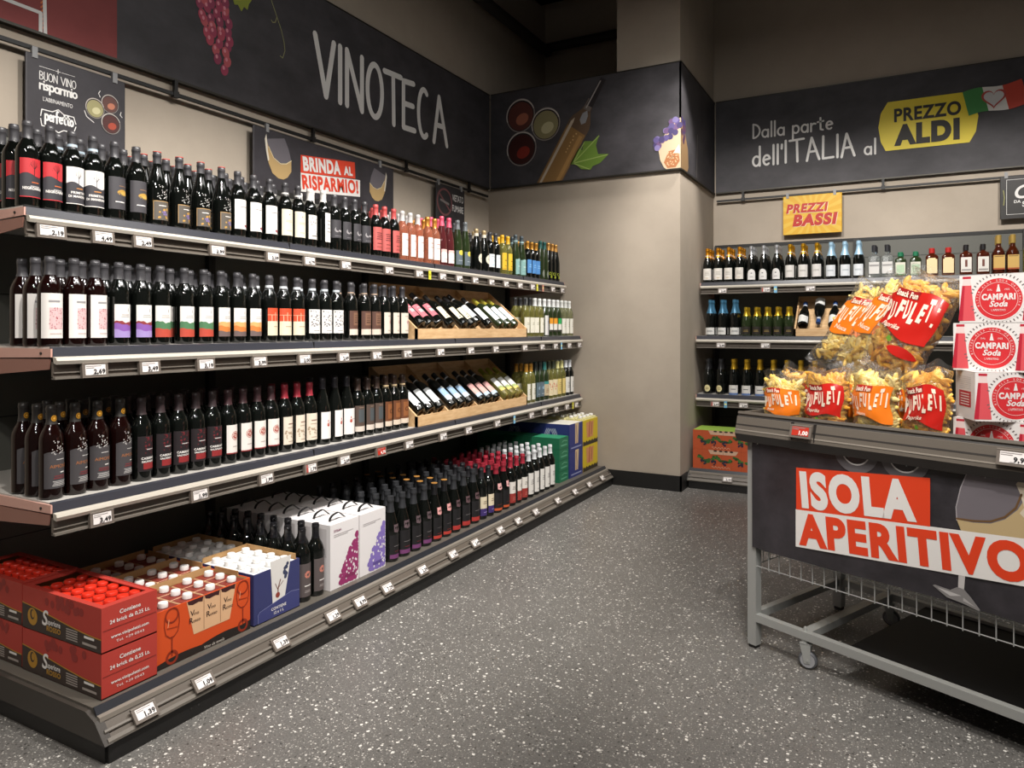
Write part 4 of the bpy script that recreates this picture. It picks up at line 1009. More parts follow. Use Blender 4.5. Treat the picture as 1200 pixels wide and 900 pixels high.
# spirits on the rear top shelf
def spirit(name, key, glass, rows, capm, caprows, lab, extra, xs, desc, group, nrow=2, step=.11):
    b = MB(); b.lathe(rows, GLASSES[glass], 24); body = b.mesh('bottle_glass')
    c = MB(); c.lathe(caprows, capm, 18); cap = c.mesh('cap')
    l = MB()
    for (x0, z0, x1, z1, yy, hx) in lab: l.poly([(x0, z0), (x1, z0), (x1, z1), (x0, z1)], mat(hx, .5), yy)
    for t in extra: l.text(*t)
    lm = l.mesh('label', False)
    for i, x in enumerate(xs):
        for r in range(nrow):
            o = obj(name, body, None, W('R', x + (.006 if r else 0), .53 + step * r, 1.7846), RZB)
            obj('cap', cap, o); obj('label', lm, o)
            tag(o, f"{desc}, {ORD[i]} of {CNT[len(xs)]} from the pillar, {ORD[r] if r else 'front'} row", 'bottle', group)
def boxy(w_, d_, h, e=8, sh=.02, neck=.014, nh=.05):
    return [(w_ * .9, 0, d_ * .9, e), (w_, .004, d_, e), (w_, h, d_, e), (w_ * .92, h + sh * .45, d_ * .92, 5), (neck * 1.6, h + sh, neck * 1.5, 2.5), (neck, h + sh + .008, neck, 2), (neck, h + sh + nh, neck, 2)]
def capr(z0, r, h): return [(r, z0), (r, z0 + h - .003), (r * .85, z0 + h), (0, z0 + h)]
spirit('gin_bottle', 'gin', 'clear', boxy(.042, .036, .165, 8, .02, .015, .045), mat('#26262a', .4), capr(.212, .019, .055),
       [(-.037, .03, .037, .125, -.0372, '#c9c7c4'), (-.034, .09, .034, .105, -.0378, '#8f8d8c')], [], Xr(-.14, -.045), 'clear square gin bottle with black stopper', 'gin bottles on the rear top shelf')
spirit('herb_liqueur_bottle', 'herb', 'green', boxy(.040, .032, .135, 7, .02, .015, .035), mat('#1f6b4a', .4), capr(.165, .020, .035),
       [(-.035, .012, .035, .115, -.0332, '#c9c6b8'), (-.028, .03, .028, .095, -.0338, '#a8bfa0'), (-.035, .012, .035, .022, -.0338, '#4a7a4a')], [], Xr(.05, .157), 'green-capped square herb liqueur bottle', 'herb liqueur bottles on the rear top shelf')
spirit('almond_liqueur_bottle', 'alm', 'amber', boxy(.044, .034, .150, 6, .02, .017, .035), mat('#a82420', .4), capr(.180, .021, .04),
       [(-.036, .018, .036, .13, -.0352, '#d9c79a'), (-.024, .13, .024, .14, -.0352, '#d9c79a')], [], Xr(.27, .382), 'red-capped amber bottle with cream label', 'red-capped liqueur bottles on the rear top shelf')
spirit('bitter_bottle', 'bit', 'amber', boxy(.042, .034, .155, 5, .02, .015, .04), mat('#1c1a1c', .4), capr(.19, .018, .045),
       [(-.035, .02, .035, .135, -.0352, '#d6d2cb'), (-.008, .06, .008, .115, -.0358, '#6a3a30'), (-.03, .03, .03, .042, -.0358, '#8f8a86')], [], Xr(.50, .612), 'black-capped amber bitter bottle with white label', 'bitter bottles on the rear top shelf')
spirit('brandy_bottle', 'bra', 'amber', [(.036, 0, .036, 2), (.041, .005, .041, 2), (.041, .155, .041, 2), (.034, .18, .034, 2), (.02, .205, .02, 2), (.016, .22, .016, 2), (.016, .26, .016, 2)], mat('#b99a52', .35, .4), capr(.232, .019, .065),
       [(-.036, .03, .036, .14, -.0422, '#c9a45c'), (-.036, .03, .036, .042, -.0428, '#a8502c'), (-.030, .128, .030, .134, -.0428, '#7a5a2c')], [], Xr(.712, .802), 'gold-capped brandy bottle with amber label', 'brandy bottles on the rear top shelf')
spirit('limoncello_bottle', 'lim', 'white', boxy(.04, .036, .17, 3, .03, .016, .06), mat('#d9c21c', .4), capr(.24, .018, .05),
       [(-.03, .04, .03, .13, -.0372, '#e0cf3a')], [], Xr(.905, 1.0), 'yellow-capped liqueur bottle beside the brandy', 'yellow liqueur bottles on the rear top shelf', 1)
# ------------------------------------------------------------------ price cards in the rails
INK = mat('#1f1d1e', .6)
def price_card(loc, rz, tilt, price, label, group, bg=None, wd=.084, side_red=False, back=.010):
    t = R(tilt)
    M = Matrix.Rotation(-t, 4, 'X')
    b = MB(); back = .0035 if tilt > 10 else back
    b.box(-wd / 2, -.004, -.026, wd / 2, back, .026, mat('#6b625a', .4), M); b.box(-wd / 2, -.0055, .022, wd / 2, .0, .026, mat('#7d746b', .4), M)
    o = b.build('price_tag', None, loc, rz, smooth=False)
    q = MB(); q.box(-wd / 2 + .010, -.0052, -.017, wd / 2 - .010, -.0042, .018, mat(bg, .45) if bg else CARDW, M)
    if side_red: q.box(-wd / 2 + .010, -.0058, -.017, -wd / 2 + .022, -.0052, .018, mat('#a8463c', .45), M)
    ink = PW if bg == '#b8301f' else INK
    def fn(x, z, y): return tuple(M @ Vector((x, y, z)))
    q.text(price, wd / 2 - .012, -.0125, .0145, ink, -.0062, align='R', bold=.045, fn=fn)
    for i, (x1, zz) in enumerate(((.020, .0125), (-.005, .0065))):
        q.poly([(-wd / 2 + .012, zz), (x1, zz), (x1, zz + .0022), (-wd / 2 + .012, zz + .0022)], mat('#8d8684', .5), -.006, fn=fn)
    q.poly([(-.012, -.0155), (.002, -.0155), (.002, -.0142), (-.012, -.0142)], mat('#77706f', .5), -.006, fn=fn)
    q.build('card', o, smooth=False)
    tag(o, label, 'price tag', group)
def nearest(entries, x):
    return min(((abs(x - q), k) for k, xs in entries for q in xs))[1]
seen = {}
def cards(side, d, z, tilt, items, entries, shelf, names=None):
    rz = RZL if side == 'L' else RZB
    for it in items:
        x, price = it[0], it[1]; opt = it[2] if len(it) > 2 else {}
        what = opt.pop('what', None) or (D[nearest(entries, x)]['short'] + ' bottles')
        k = (what, shelf); seen[k] = seen.get(k, 0) + 1
        n = seen[k]
        lab = f"{'red' if opt.get('bg') == '#b8301f' else 'white'} price card reading {price} under {what}, {shelf}" + (f", {ORD[n - 1]} one" if n > 1 else '')
        price_card(W(side, x, d, z), rz, tilt, price, lab, f'price cards on the {shelf} rail', **opt)
def flagc(side, x, d, z, h, what, shelf):
    b = MB(); b.box(-.013, -.005, -.028, .013, -.003, .028, mat(h, .5)); b.box(-.009, -.0055, -.004, .009, -.005, .01, mat('#dcd98a' if h != '#d9d23a' else '#a8a02a', .5))
    o = b.build('promo_flag', None, W(side, x, d, z), RZL if side == 'L' else RZB, smooth=False)
    tag(o, f'small {what} promotion flag beside a price card on the {shelf} rail', 'price tag')
rail_d = .026
cards('L', .47 - rail_d, 1.784 - .082, 6, [(y - 1.345, p, dict(o)) for y, p, o in ((1.418, '2,19', {'wd': .1}), (1.602, '4,49', {}), (1.762, '2,49', {}), (2.109, '3,99', {}), (2.421, '3,59', {}), (2.661, '4,79', {}), (2.93, '1,79', {}), (3.30, '2,99', {}), (3.60, '3,29', {}), (3.86, '2,79', {}), (4.06, '3,49', {}), (4.27, '3,99', {}), (4.50, '4,29', {}), (4.72, '3,79', {}), (4.95, '4,99', {}), (5.17, '3,99', {}), (5.56, '4,49', {}), (5.76, '2,99', {}))], TOP, 'top shelf')
flagc('L', 3.71 - 1.345, .47 - rail_d, 1.702, '#d9d23a', 'yellow', 'top shelf, rose end,'); flagc('L', 5.25 - 1.345, .47 - rail_d, 1.702, '#cfc83a', 'yellow', 'top shelf, far end,'); flagc('L', 5.36 - 1.345, .47 - rail_d, 1.702, '#c98a7a', 'salmon', 'top shelf, far end,')
MIDC = MID + MIDW
cards('L', .31 - rail_d, 1.300 - .082, 6, [(y - 1.345, p, dict(o)) for y, p, o in ((1.474, '2,69', {'wd': .09}), (1.679, '3,49', {}), (1.923, '3,19', {}), (2.197, '3,99', {}), (2.465, '3,00', {}), (2.734, '2,69', {}), (2.993, '3,19', {}), (3.264, '10,99', {}), (3.599, '2,99', {'what': 'middle-shelf wooden crate'}), (3.95, '4,49', {'what': 'middle-shelf wooden crate'}), (4.279, '3,99', {'what': 'middle-shelf wooden crate'}), (4.72, '3,49', {}), (5.02, '2,99', {}), (5.27, '3,99', {}), (5.55, '4,49', {}), (5.77, '2,79', {}))], MIDC, 'middle shelf')
flagc('L', 5.38 - 1.345, .31 - rail_d, 1.218, '#7fb6d8', 'blue', 'middle shelf, far end,')
LOWC = LOW + LOWW
cards('L', .31 - rail_d, .782 - .082, 6, [(y - 1.345, p, dict(o)) for y, p, o in ((1.498, '3,49', {}), (1.895, '1,99', {}), (2.235, '1,99', {}), (2.505, '1,79', {'side_red': True}), (2.74, '2,69', {}), (3.029, '4,79', {'bg': '#b8301f'}), (3.28, '2,99', {}), (3.626, '3,99', {'what': 'lower-shelf wooden crate'}), (3.922, '4,99', {'what': 'lower-shelf wooden crate'}), (4.303, '3,49', {'what': 'lower-shelf wooden crate'}), (4.83, '2,99', {}), (5.06, '3,49', {}), (5.28, '2,79', {}), (5.5, '3,29', {}), (5.70, '2,99', {}))], LOWC, 'lower shelf')
flagc('L', 4.55 - 1.345, .31 - rail_d, .700, '#7fb6d8', 'blue', 'lower shelf, by the crate,'); flagc('L', 5.62 - 1.345, .31 - rail_d, .700, '#cfc83a', 'yellow', 'lower shelf, far end,')
cards('L', .012, .103, 40, [(y - 1.345, p, {'what': wh} if wh else {}) for y, p, wh in ((1.475, '1,39', 'red drink cartons'), (1.70, '1,09', 'orange tray'), (2.06, '1,39', 'blue open tray'), (2.36, '1,29', None), (2.54, '8,99', 'magenta wine box'), (2.74, '7,29', 'violet wine box'), (3.03, '2,29', None), (3.32, '1,99', None), (3.56, '2,49', None), (3.86, '2,29', None), (4.10, '1,89', None), (4.36, '2,19', None), (4.72, '2,99', None), (5.04, '3,99', 'green cases'), (5.33, '1,19', 'blue stacked trays'), (5.62, '1,29', 'yellow trays'))], FLO + FLO2, 'floor shelf')
cards('R', .47 - rail_d, 1.784 - .082, 6, [(x + 1.548, p, dict(o)) for x, p, o in ((-1.35, '5,49', {}), (-.98, '7,99', {'side_red': True}), (-.62, '6,49', {}), (-.18, '4,99', {'side_red': True, 'what': 'clear gin bottles'}))], RT, 'rear top shelf')
flagc('R', -.90 + 1.548, .47 - rail_d, 1.702, '#7fb6d8', 'blue', 'rear top shelf')
cards('R', .31 - rail_d, 1.300 - .082, 6, [(x + 1.548, p, dict(o)) for x, p, o in ((-1.33, '5,99', {}), (-.96, '4,29', {}), (-.48, '6,99', {'what': 'rear wooden crate'}), (.0, '5,99', {'what': 'rear wooden crate'}))], RM, 'rear middle shelf')
cards('R', .31 - rail_d, .782 - .082, 6, [(x + 1.548, p, dict(o)) for x, p, o in ((-1.38, '4,49', {'side_red': True}), (-1.14, '3,99', {}), (-.62, '5,49', {}))], RLW, 'rear lower shelf')
flagc('R', -1.29 + 1.548, .31 - rail_d, .700, '#6fa6c8', 'blue', 'rear lower shelf')
cards('R', .012, .103, 40, [(-1.22 + 1.548, '2,49', {'what': 'orange wine packs'})], RLW, 'rear floor shelf')

# ------------------------------------------------------------------ slanted wooden display crates
def crate(side, x0, L, z, d, ncomp, label, hb=.345, run=.34):
    o = empty('display_crate', W(side, x0, d, z), RZL if side == 'L' else RZB)
    tag(o, label, 'crate')
    sidep = [(0, 0), (0, .062), (run, hb), (run + .02, hb), (run + .02, 0)]
    k = (hb - .05 - .012) / run
    fl = lambda y: .012 + k * y                         # height of the slanted floor
    b = MB(); b.box(0, 0, 0, L, .014, .062, WOOD); b.build('front_board', o, smooth=False)
    for x in (0, L - .013):
        q = MB(); q.prism(sidep, x, x + .013, WOOD); q.build('side_board', o, smooth=False)
    q = MB(); q.box(.013, run, 0, L - .013, run + .014, hb, WOOD); q.build('back_board', o, smooth=False)
    q = MB(); q.prism([(.014, fl(0)), (run, fl(run)), (run, fl(run) - .008), (.014, fl(0) - .008)], .013, L - .013, WOOD); q.build('slanted_floor', o, smooth=False)
    for i in range(1, ncomp):
        x = L * i / ncomp
        q = MB(); q.prism([(.014, fl(0)), (.014, .062), (run, hb), (run, fl(run))], x - .006, x + .006, WOOD); q.build('divider', o, smooth=False)
    return k, fl
def lay(side, x0, z, d, k, fl, key, x, u, lift, label, group, flip=False, yaw=0):
    """bottle lying on the slanted floor, foot towards the front edge (or neck first when flipped)"""
    al = math.atan(k)
    r = FAM[D[key]['fam']][1]
    y = .02 + u; zz = fl(y) + (r + .001 + lift) / math.cos(al)
    base = Vector((x, y, zz))
    axis = Vector((math.sin(yaw), math.cos(al) * math.cos(yaw), math.sin(al)))
    if flip:
        base = base + axis * .30; axis = -axis
    up = Vector((0, -math.sin(al), math.cos(al)))          # outward from the floor: the label looks this way
    zc = axis.normalized(); yc = -(up - zc * up.dot(zc)).normalized(); xc = yc.cross(zc)
    M = Matrix((xc, yc, zc)).transposed()
    RZ = Matrix.Rotation(RZL if side == 'L' else RZB, 3, 'Z')
    p = Vector(W(side, x0, d, z)) + RZ @ base
    put_bottle(key, p, 0, label, group, rot=(RZ @ M).to_quaternion())
design('lpink', 'bordeaux', 'dark', ('#2a2a2e', .25, .3), (60, .055, .165, '#b5626c'), [('r', -.6, .6, .35, .6, '#9aa0a0'), ('lines', -.5, .5, .7, .85, 1, '#d9a0a4')], 'dark bottle with rosy pink label', 'rosy-label crate', band=('#c9c9cc', .014))
design('lcream', 'bordeaux', 'dark', ('#1d1c1e', .35), (54, .045, .155, '#ddd2b4'), [('spots', 4, 10, -.7, .7, .1, .5, .006, '#29241e')], 'dark bottle with torn cream label', 'torn-cream crate')
design('lwhite', 'bordeaux', 'dark', ('#1f1f22', .35), (60, .045, .16, '#dfe2e4'), [('lines', -.4, .4, .6, .7, 1, '#a9b6be')], 'dark bottle with bare white label', 'bare-white crate', band=('#c3c8cc', .012))
design('lwave', 'bordeaux', 'green', ('#a8a03a', .35, .2), (60, .045, .185, '#dcdfe0'), [('wave', .3, .5, .05, 2, 0, '#a9bccb'), ('wave', .3, .4, .04, 2, 1, '#dcdfe0')], 'gold-capped bottle with blue-wave label', 'blue-wave crate')
design('lblue', 'bordeaux', 'dark', ('#1f2226', .35), (60, .045, .15, '#8aa8c6'), [('wave', 0, .3, .05, 1, 0, '#b9c6cf'), ('oval', 0, .95, .014, .012, '#d6d9da')], 'dark bottle with sky-blue label', 'sky-blue crate', band=('#c6c9cc', .014))
design('lpeach', 'bordeaux', 'dark', ('#1f2226', .35), (60, .03, .15, '#b98a86'), [('r', -1, 1, 0, .22, '#a9bcd0'), ('wave', .22, .6, .05, 1.2, 0, '#c9a49a')], 'dark bottle with peach-and-blue label', 'peach-blue crate', band=('#c6c9cc', .014))
design('lgreen', 'bordeaux', 'white', ('#9aa02e', .35, .2), (60, .05, .175, '#d9dad6'), [('wave', 0, .3, .06, 1.3, 0, '#8a9a5a'), ('wave', 0, .16, .03, 1.3, 1, '#c9b85a')], 'white wine bottle with meadow label', 'meadow crate', 'white_wine_bottle')
cr_d = .318
k, fl = crate('L', 3.40 - 1.345, 1.43, 1.3005, cr_d, 3, 'slanted wooden crate of lying bottles on the middle wine shelf')
g2 = 'bottles lying in the middle-shelf crate'
mc = 'middle-shelf crate'
for i, (key, x, u, lift, yw) in enumerate((('lpink', .075, .0, 0, 0), ('lpink', .165, .0, 0, .02), ('lpink', .285, .01, .0, .05), ('lcream', .40, 0, 0, .1),
        ('lcream', .555, .0, 0, .05), ('lcream', .66, .0, .0, .0), ('lwhite', .76, .02, 0, -.05), ('lwhite', .885, .0, 0, .05))):
    n = [q for q in ('lpink', 'lpink', 'lpink', 'lcream', 'lcream', 'lcream', 'lwhite', 'lwhite')][:i].count(key)
    lay('L', 3.40 - 1.345, 1.3005, cr_d, k, fl, key, x, u, lift, f"{D[key]['desc']} lying in the {mc}, {ORD[n]} from open end", g2, yaw=yw)
for i, x in enumerate((1.05, 1.16, 1.27)):
    lay('L', 3.40 - 1.345, 1.3005, cr_d, k, fl, 'lwave', x, .0, 0, f"{D['lwave']['desc']} lying in the {mc}, {ORD[i]} from open end", g2)
k, fl = crate('L', 3.40 - 1.345, 1.43, .7825, cr_d, 4, 'slanted wooden crate of lying bottles on the lower wine shelf')
g3 = 'bottles lying in the lower-shelf crate'
for c, key in enumerate(('lwhite', 'lblue', 'lpeach', 'lgreen')):
    for i in range(3):
        lay('L', 3.40 - 1.345, .7825, cr_d, k, fl, key, .3575 * c + .07 + .105 * i, 0, 0, f"{D[key]['desc']} lying in the lower-shelf crate, {ORD[i]} of three", g3)
design('lsea', 'champagne', 'dark', ('#2f4f8a', .35, .2), (62, .012, .115, '#dcdcd8'), [('spots', 4, 10, -.6, .6, .1, .6, .003, '#9a9a98'), ('top', .82, .08, 1, '#0d0e0d')], 'blue-capped bottle with white shell label', 'shell-label crate', 'sparkling_wine_bottle', band=('#d9d9d6', .016), capz=.25)
k, fl = crate('R', -.735 + 1.548, 1.0, 1.3005, cr_d, 2, 'slanted wooden crate of blue-capped bottles on the rear middle shelf')
for i in range(8):
    lay('R', -.735 + 1.548, 1.3005, cr_d, k, fl, 'lsea', .065 + .5 * (i // 4) + .118 * (i % 4), .0 if not i % 2 else .035, 0,
        f"blue-capped bottle lying {'neck down' if i % 2 else 'neck up'} in the rear crate, {ORD[i]} from the pillar", 'bottles lying in the rear crate', flip=bool(i % 2))

# ------------------------------------------------------------------ cartons and bricks on the floor shelf
REDC = mat('#b03a30', .55); REDD = mat('#8f2f2a', .55); DKC = mat('#3a2f2a', .55); GOLDC = mat('#b5862c', .5)
DECK = .1585
def tray(name, w_, d_, h, m, th=.004, back=None, inner=None):
    """open carton; local x along the front, y into the shelf, z up"""
    b = MB(); inner = inner or KRAFT
    hb = back or h
    b.box(0, 0, 0, w_, d_, th, m)
    b.box(0, 0, 0, w_, th, h, m); b.box(0, d_ - th, 0, w_, d_, hb, m)
    b.box(0, th, 0, th, d_ - th, h, m); b.box(w_ - th, th, 0, w_, d_ - th, h, m)
    b.box(th, th, th, w_ - th, th + .001, h - .002, inner); b.box(th, d_ - th - .001, th, w_ - th, d_ - th, hb - .001, inner)
    b.box(th, th, th, th + .001, d_ - th, h - .002, inner); b.box(w_ - th - .001, th, th, w_ - th, d_ - th, h - .002, inner)
    return b
def brick_meshes(w_, d_, h, body, topm, cap, deco=None, cr=.0175, chh=.020):
    b = MB(); b.rbox(-w_ / 2, -d_ / 2, 0, w_ / 2, d_ / 2, h, body, .004)
    b.box(-w_ / 2 + .003, -d_ / 2 + .003, h, w_ / 2 - .003, d_ / 2 - .003, h + .0006, topm)
    if deco: deco(b)
    c = MB(); c.lathe([(cr * .85, h + .0007), (cr, h + .003), (cr, h + chh - .003), (cr * .9, h + chh), (0, h + chh)], cap, 16)
    return b.mesh('brick', False), c.mesh('screw_cap')
REDCAP = mat('#d8301c', .4); WCAP = mat('#e2e0dd', .4)
br_red = brick_meshes(.061, .042, .122, mat('#b5342a', .5), mat('#9a2a20', .5), REDCAP, None, .0195, .014)
def put_brick(ms, loc, rz, label, group):
    o = obj('wine_brick', ms[0], None, loc, rz); obj('screw_cap', ms[1], o)
    tag(o, label, 'drink carton', group)
def red_carton(Y0, Xn, level, w_, dp, label, bricks, who):
    """long printed side faces the open end of the shelf: local x = depth into the shelf"""
    # local frame: x from the back (X small) to the aisle, y along the shelf away from the open end
    h = .148
    z = DECK + level * (h + .0012)
    b = tray('drink_carton', w_, dp, h, REDC)
    n = 14                                                # dark wave with gold edge on the long side
    up = lambda t: .045 + .042 * (1 - t) ** 1.6 * (1 + .25 * math.sin(3 * t))
    vs = []; gs = []
    for i in range(n + 1):
        t = i / n
        vs += [(t * w_, -.0008, .002), (t * w_, -.0008, up(t))]; gs += [(t * w_, -.0011, up(t)), (t * w_, -.0011, up(t) + .004)]
    fs = [(2 * i, 2 * i + 2, 2 * i + 3, 2 * i + 1) for i in range(n)]
    b.add(vs, fs, DKC); b.add(gs, fs, GOLDC)
    b.disc(w_ * .14, .048, .030, .030, GOLDC, -.0012, 18); b.disc(w_ * .14, .056, .014, .018, DKC, -.0016, 14); b.disc(w_ * .15, .058, .009, .013, GOLDC, -.002, 12)
    b.text('S', w_ * .27, .034, .05, PW, -.0016, bold=.02, shear=.2); b.text('uperiore', w_ * .335, .040, .018, PW, -.0016, w=w_ * .17, bold=.02)
    b.text('ROSSO', w_ * .33, .018, .016, GOLDC, -.0016, w=w_ * .18, bold=.03)
    for i in range(5): b.poly([(w_ * .58, .045 - i * .008), (w_ * .72, .045 - i * .008), (w_ * .72, .049 - i * .008), (w_ * .58, .049 - i * .008)], mat('#a89f98', .5), -.0016)
    b.poly([(w_ * .80, .036), (w_ * .92, .036), (w_ * .92, .044), (w_ * .80, .044)], PW, -.0016); b.poly([(w_ * .78, .014), (w_ * .95, .014), (w_ * .95, .022), (w_ * .78, .022)], mat('#a89f98', .5), -.0016)
    for k in range(16): b.disc(w_ * (.3 + .5 * rb.random()), .105 + .03 * rb.random(), .012, .014, REDD, -.0008 - k * 1e-5, 10)
    end = lambda x, zz, y: (w_ - y, x, zz)                # printing on the aisle end
    b.text('Contiene', dp / 2, .112, .013, PW, -.0012, align='C', bold=.02, fn=end)
    b.text('24 brick da 0,25 Lt.', dp / 2, .088, .012, PW, -.0012, align='C', bold=.02, w=dp * .72, fn=end)
    b.text('www.vinipoletti.com', dp / 2, .040, .010, PW, -.0012, align='C', bold=.02, w=dp * .68, fn=end)
    b.text('Tel. +39 0543', dp / 2, .022, .008, PW, -.0012, align='C', w=dp * .5, fn=end)
    b.poly([(.004, .0715), (dp - .004, .0715), (dp - .004, .0728), (.004, .0728)], mat('#2c1512', .6), -.0013, fn=end)
    rim = MB()
    for (a0, b0, a1, b1) in ((.004, .004, w_ - .004, .022), (.004, dp - .022, w_ - .004, dp - .004), (.004, .022, .03, dp - .022), (w_ - .03, .022, w_ - .004, dp - .022)):
        if bricks: rim.box(a0, b0, h - .004, a1, b1, h - .001, REDC)
    o = b.build('drink_carton', None, (Xn - w_, Y0, z), 0, smooth=False)
    if bricks:
        rim.build('top_flap', o, smooth=False)
        for i in range(6):
            for j in range(4):
                put_brick(br_red, (Xn - w_ + .045 + (i + .5) * (w_ - .09) / 6, Y0 + .008 + (j + .5) * (dp - .016) / 4, z + .0045), 0, f'red-capped drink brick in the {who}, {ORD[j]} row, {ORD[i]} seat from the wall', f'red-capped bricks in the {who}')
    else:
        q = MB(); q.box(.004, .004, h - .003, w_ - .004, dp - .004, h, REDC); q.build('lid', o, smooth=False)
    tag(o, label, 'box', 'red drink cartons on the floor shelf')
red_carton(1.385, -2.252, 0, .46, .196, 'lower red drink carton at the open corner of the floor shelf', False, '')
red_carton(1.385, -2.252, 1, .46, .196, 'red carton of red-capped bricks, topmost at the open corner', True, 'corner red carton')
red_carton(1.388, -2.722, 0, .40, .196, 'lower red drink carton set back toward the wall', False, '')
red_carton(1.388, -2.722, 1, .40, .196, 'red carton of red-capped bricks set back toward the wall', True, 'inner red carton')

OR = mat('#cf4d1c', .5); LBL = mat('#d9ae86', .55); WINE = mat('#5a1f22', .5)
def vino(b):
    b.poly([(-.030, .03), (.030, .03), (.030, .19), (-.030, .19)], LBL, -.0485)
br_vino = brick_meshes(.093, .066, .195, mat('#c9a07c', .5), mat('#7d2f24', .5), WCAP, None)
br_white = brick_meshes(.074, .074, .198, mat('#d5d6d6', .5), mat('#dcdcdb', .5), WCAP, None)
TO = .415
def orange_tray(i, dep):
    Xf = -2.272 - i * (dep + .004)
    h = .205
    b = tray('orange_tray', TO, dep, h, OR)
    if i == 0:
        # window with three bricks, glasses, black wave and lettering on the aisle side
        wx0, wx1 = .125, .345
        b.poly([(wx0, h - .002), (wx0 + .03, .075), (wx1 - .03, .075), (wx1, h - .002)], LBL, -.0008)
        for q in range(1, 3):
            b.ribbon([(wx0 + q * .0735, .08), (wx0 + q * .0735, h)], .0025, mat('#9a6f50', .6), -.0012, False)
        for q in range(3):
            cx = wx0 + .037 + q * .0735
            b.poly([(cx - .034, h - .002), (cx - .030, h - .014), (cx - .012, h - .020), (cx + .014, h - .016), (cx + .03, h - .020), (cx + .034, h - .002)], mat('#3c1a1c', .5), -.0012)
            b.text('V', cx - .022, .146, .020, mat('#3a2622', .5), -.0016, bold=.01); b.text('ino', cx - .006, .146, .012, mat('#3a2622', .5), -.0016)
            b.text('R', cx - .026, .120, .020, mat('#3a2622', .5), -.0016, bold=.01); b.text('osso', cx - .010, .120, .012, mat('#3a2622', .5), -.0016)
        gd = mat('#8a2a12', .5)
        for cx in (.065, .378):
            b.ribbon([(cx - .028, .178), (cx - .030, .145), (cx - .024, .115), (cx - .008, .100), (cx + .008, .100), (cx + .024, .115), (cx + .030, .145), (cx + .028, .178)], .003, gd, -.0014)
            b.ring(cx, .178, .80 * .028, .028, gd, -.0014, 20); b.ribbon([(cx, .10), (cx, .035)], .005, gd, -.0014)
            b.ring(cx, .028, .016, .025, gd, -.0014, 18); b.ribbon([(cx - .02, .135), (cx + .022, .130)], .002, gd, -.0014); b.ribbon([(cx - .012, .165), (cx - .016, .14)], .003, mat('#e2a07c', .5), -.0016)
        n = 20; vs = []
        for q in range(n + 1):
            t = q / n; vs += [(t * TO, -.001, .002), (t * TO, -.001, .018 + .014 * t + .008 * abs(math.sin(7 * t)))]
        b.add(vs, [(2 * q, 2 * q + 2, 2 * q + 3, 2 * q + 1) for q in range(n)], mat('#241d1a', .5))
        b.text('Vino da tavola', .20, .004, .011, mat('#c9bfb4', .5), -.0015, shear=.2)
    o = b.build('wine_tray', None, (Xf, 1.588, DECK), RZL, smooth=False)
    q = MB(); q.box(TO - .006, dep * .3, h - .005, TO - .003, dep * .95, h + .016, KRAFT); q.box(.02, dep - .006, h - .005, TO - .02, dep - .004, h + .022, KRAFT); q.build('cardboard_flap', o, smooth=False)
    wh = ('front', 'second', 'third')[i]
    tag(o, f'{wh} orange tray of white-capped wine bricks, counted from the aisle', 'box', 'orange wine trays')
    for a in range(4):
        for c in range(3):
            put_brick(br_vino, (Xf - .006 - (c + .5) * (dep - .012) / 3, 1.588 + .008 + (a + .5) * (TO - .016) / 4, DECK + .0045), RZL,
                      f'white-capped red wine brick in the {wh} orange tray, {ORD[c]} row, {ORD[a]} from open end', 'bricks in the orange trays')
for i in range(3): orange_tray(i, .212)
BLU = mat('#343866', .5)
def blue_tray(i, dep):
    Xf = -2.268 - i * (dep + .004); w_ = .25; h = .208
    b = tray('blue_tray', w_, dep, h, BLU)
    if i == 0:
        b.poly([(.085, h + .03), (.098, .06), (.165, .075), (.20, h + .03)], mat('#d9d6d2', .5), -.0012)
        for q in range(16): b.disc(.150 + .02 * rb.random() + .01, .15 + .065 * rb.random(), .008, .008, mat('#39405a', .5), -.0016 - q * 1e-5, 8)
        b.ribbon([(.125, .085), (.128, .12), (.14, .15)], .005, mat('#6a3a2c', .5), -.0016); b.ribbon([(.127, .11), (.112, .14)], .003, mat('#6a3a2c', .5), -.0016); b.ribbon([(.13, .12), (.155, .14)], .003, mat('#6a3a2c', .5), -.0016)
        b.disc(.125, .09, .012, .012, mat('#8a3a30', .5), -.0018, 10)
        b.poly([(.02, .004), (.245, .004), (.245, .075), (.20, .082), (.03, .05), (.02, .04)], mat('#3b3f72', .5), -.0020)
        b.ribbon([(.02, .006), (.02, .04), (.03, .05), (.20, .082), (.245, .075)], .002, mat('#7f83ae', .5), -.0022)
        b.text('CONTIENE', .13, .034, .011, PW, -.0026, align='C', bold=.02); b.text('12 x 1 L', .13, .016, .011, PW, -.0026, align='C', bold=.02)
    o = b.build('wine_tray', None, (Xf, 2.018, DECK), RZL, smooth=False)
    q = MB(); q.box(w_ - .006, .02, h - .004, w_ - .003, dep, h + .018, KRAFT); q.box(.01, dep - .006, h - .004, w_, dep - .004, h + .018, KRAFT); q.build('cardboard_flap', o, smooth=False)
    wh = ('front', 'second')[i]
    tag(o, f'{wh} dark blue open tray of white bricks, counted from the aisle', 'box', 'blue open wine trays')
    for a in range(3):
        for c in range(4):
            put_brick(br_white, (Xf - .006 - (c + .5) * (dep - .012) / 4, 2.018 + .008 + (a + .5) * (w_ - .016) / 3, DECK + .0045), RZL,
                      f'white wine brick in the {wh} blue tray, {ORD[c]} row, {ORD[a]} from open end', 'bricks in the blue open trays')
for i in range(2): blue_tray(i, .325)

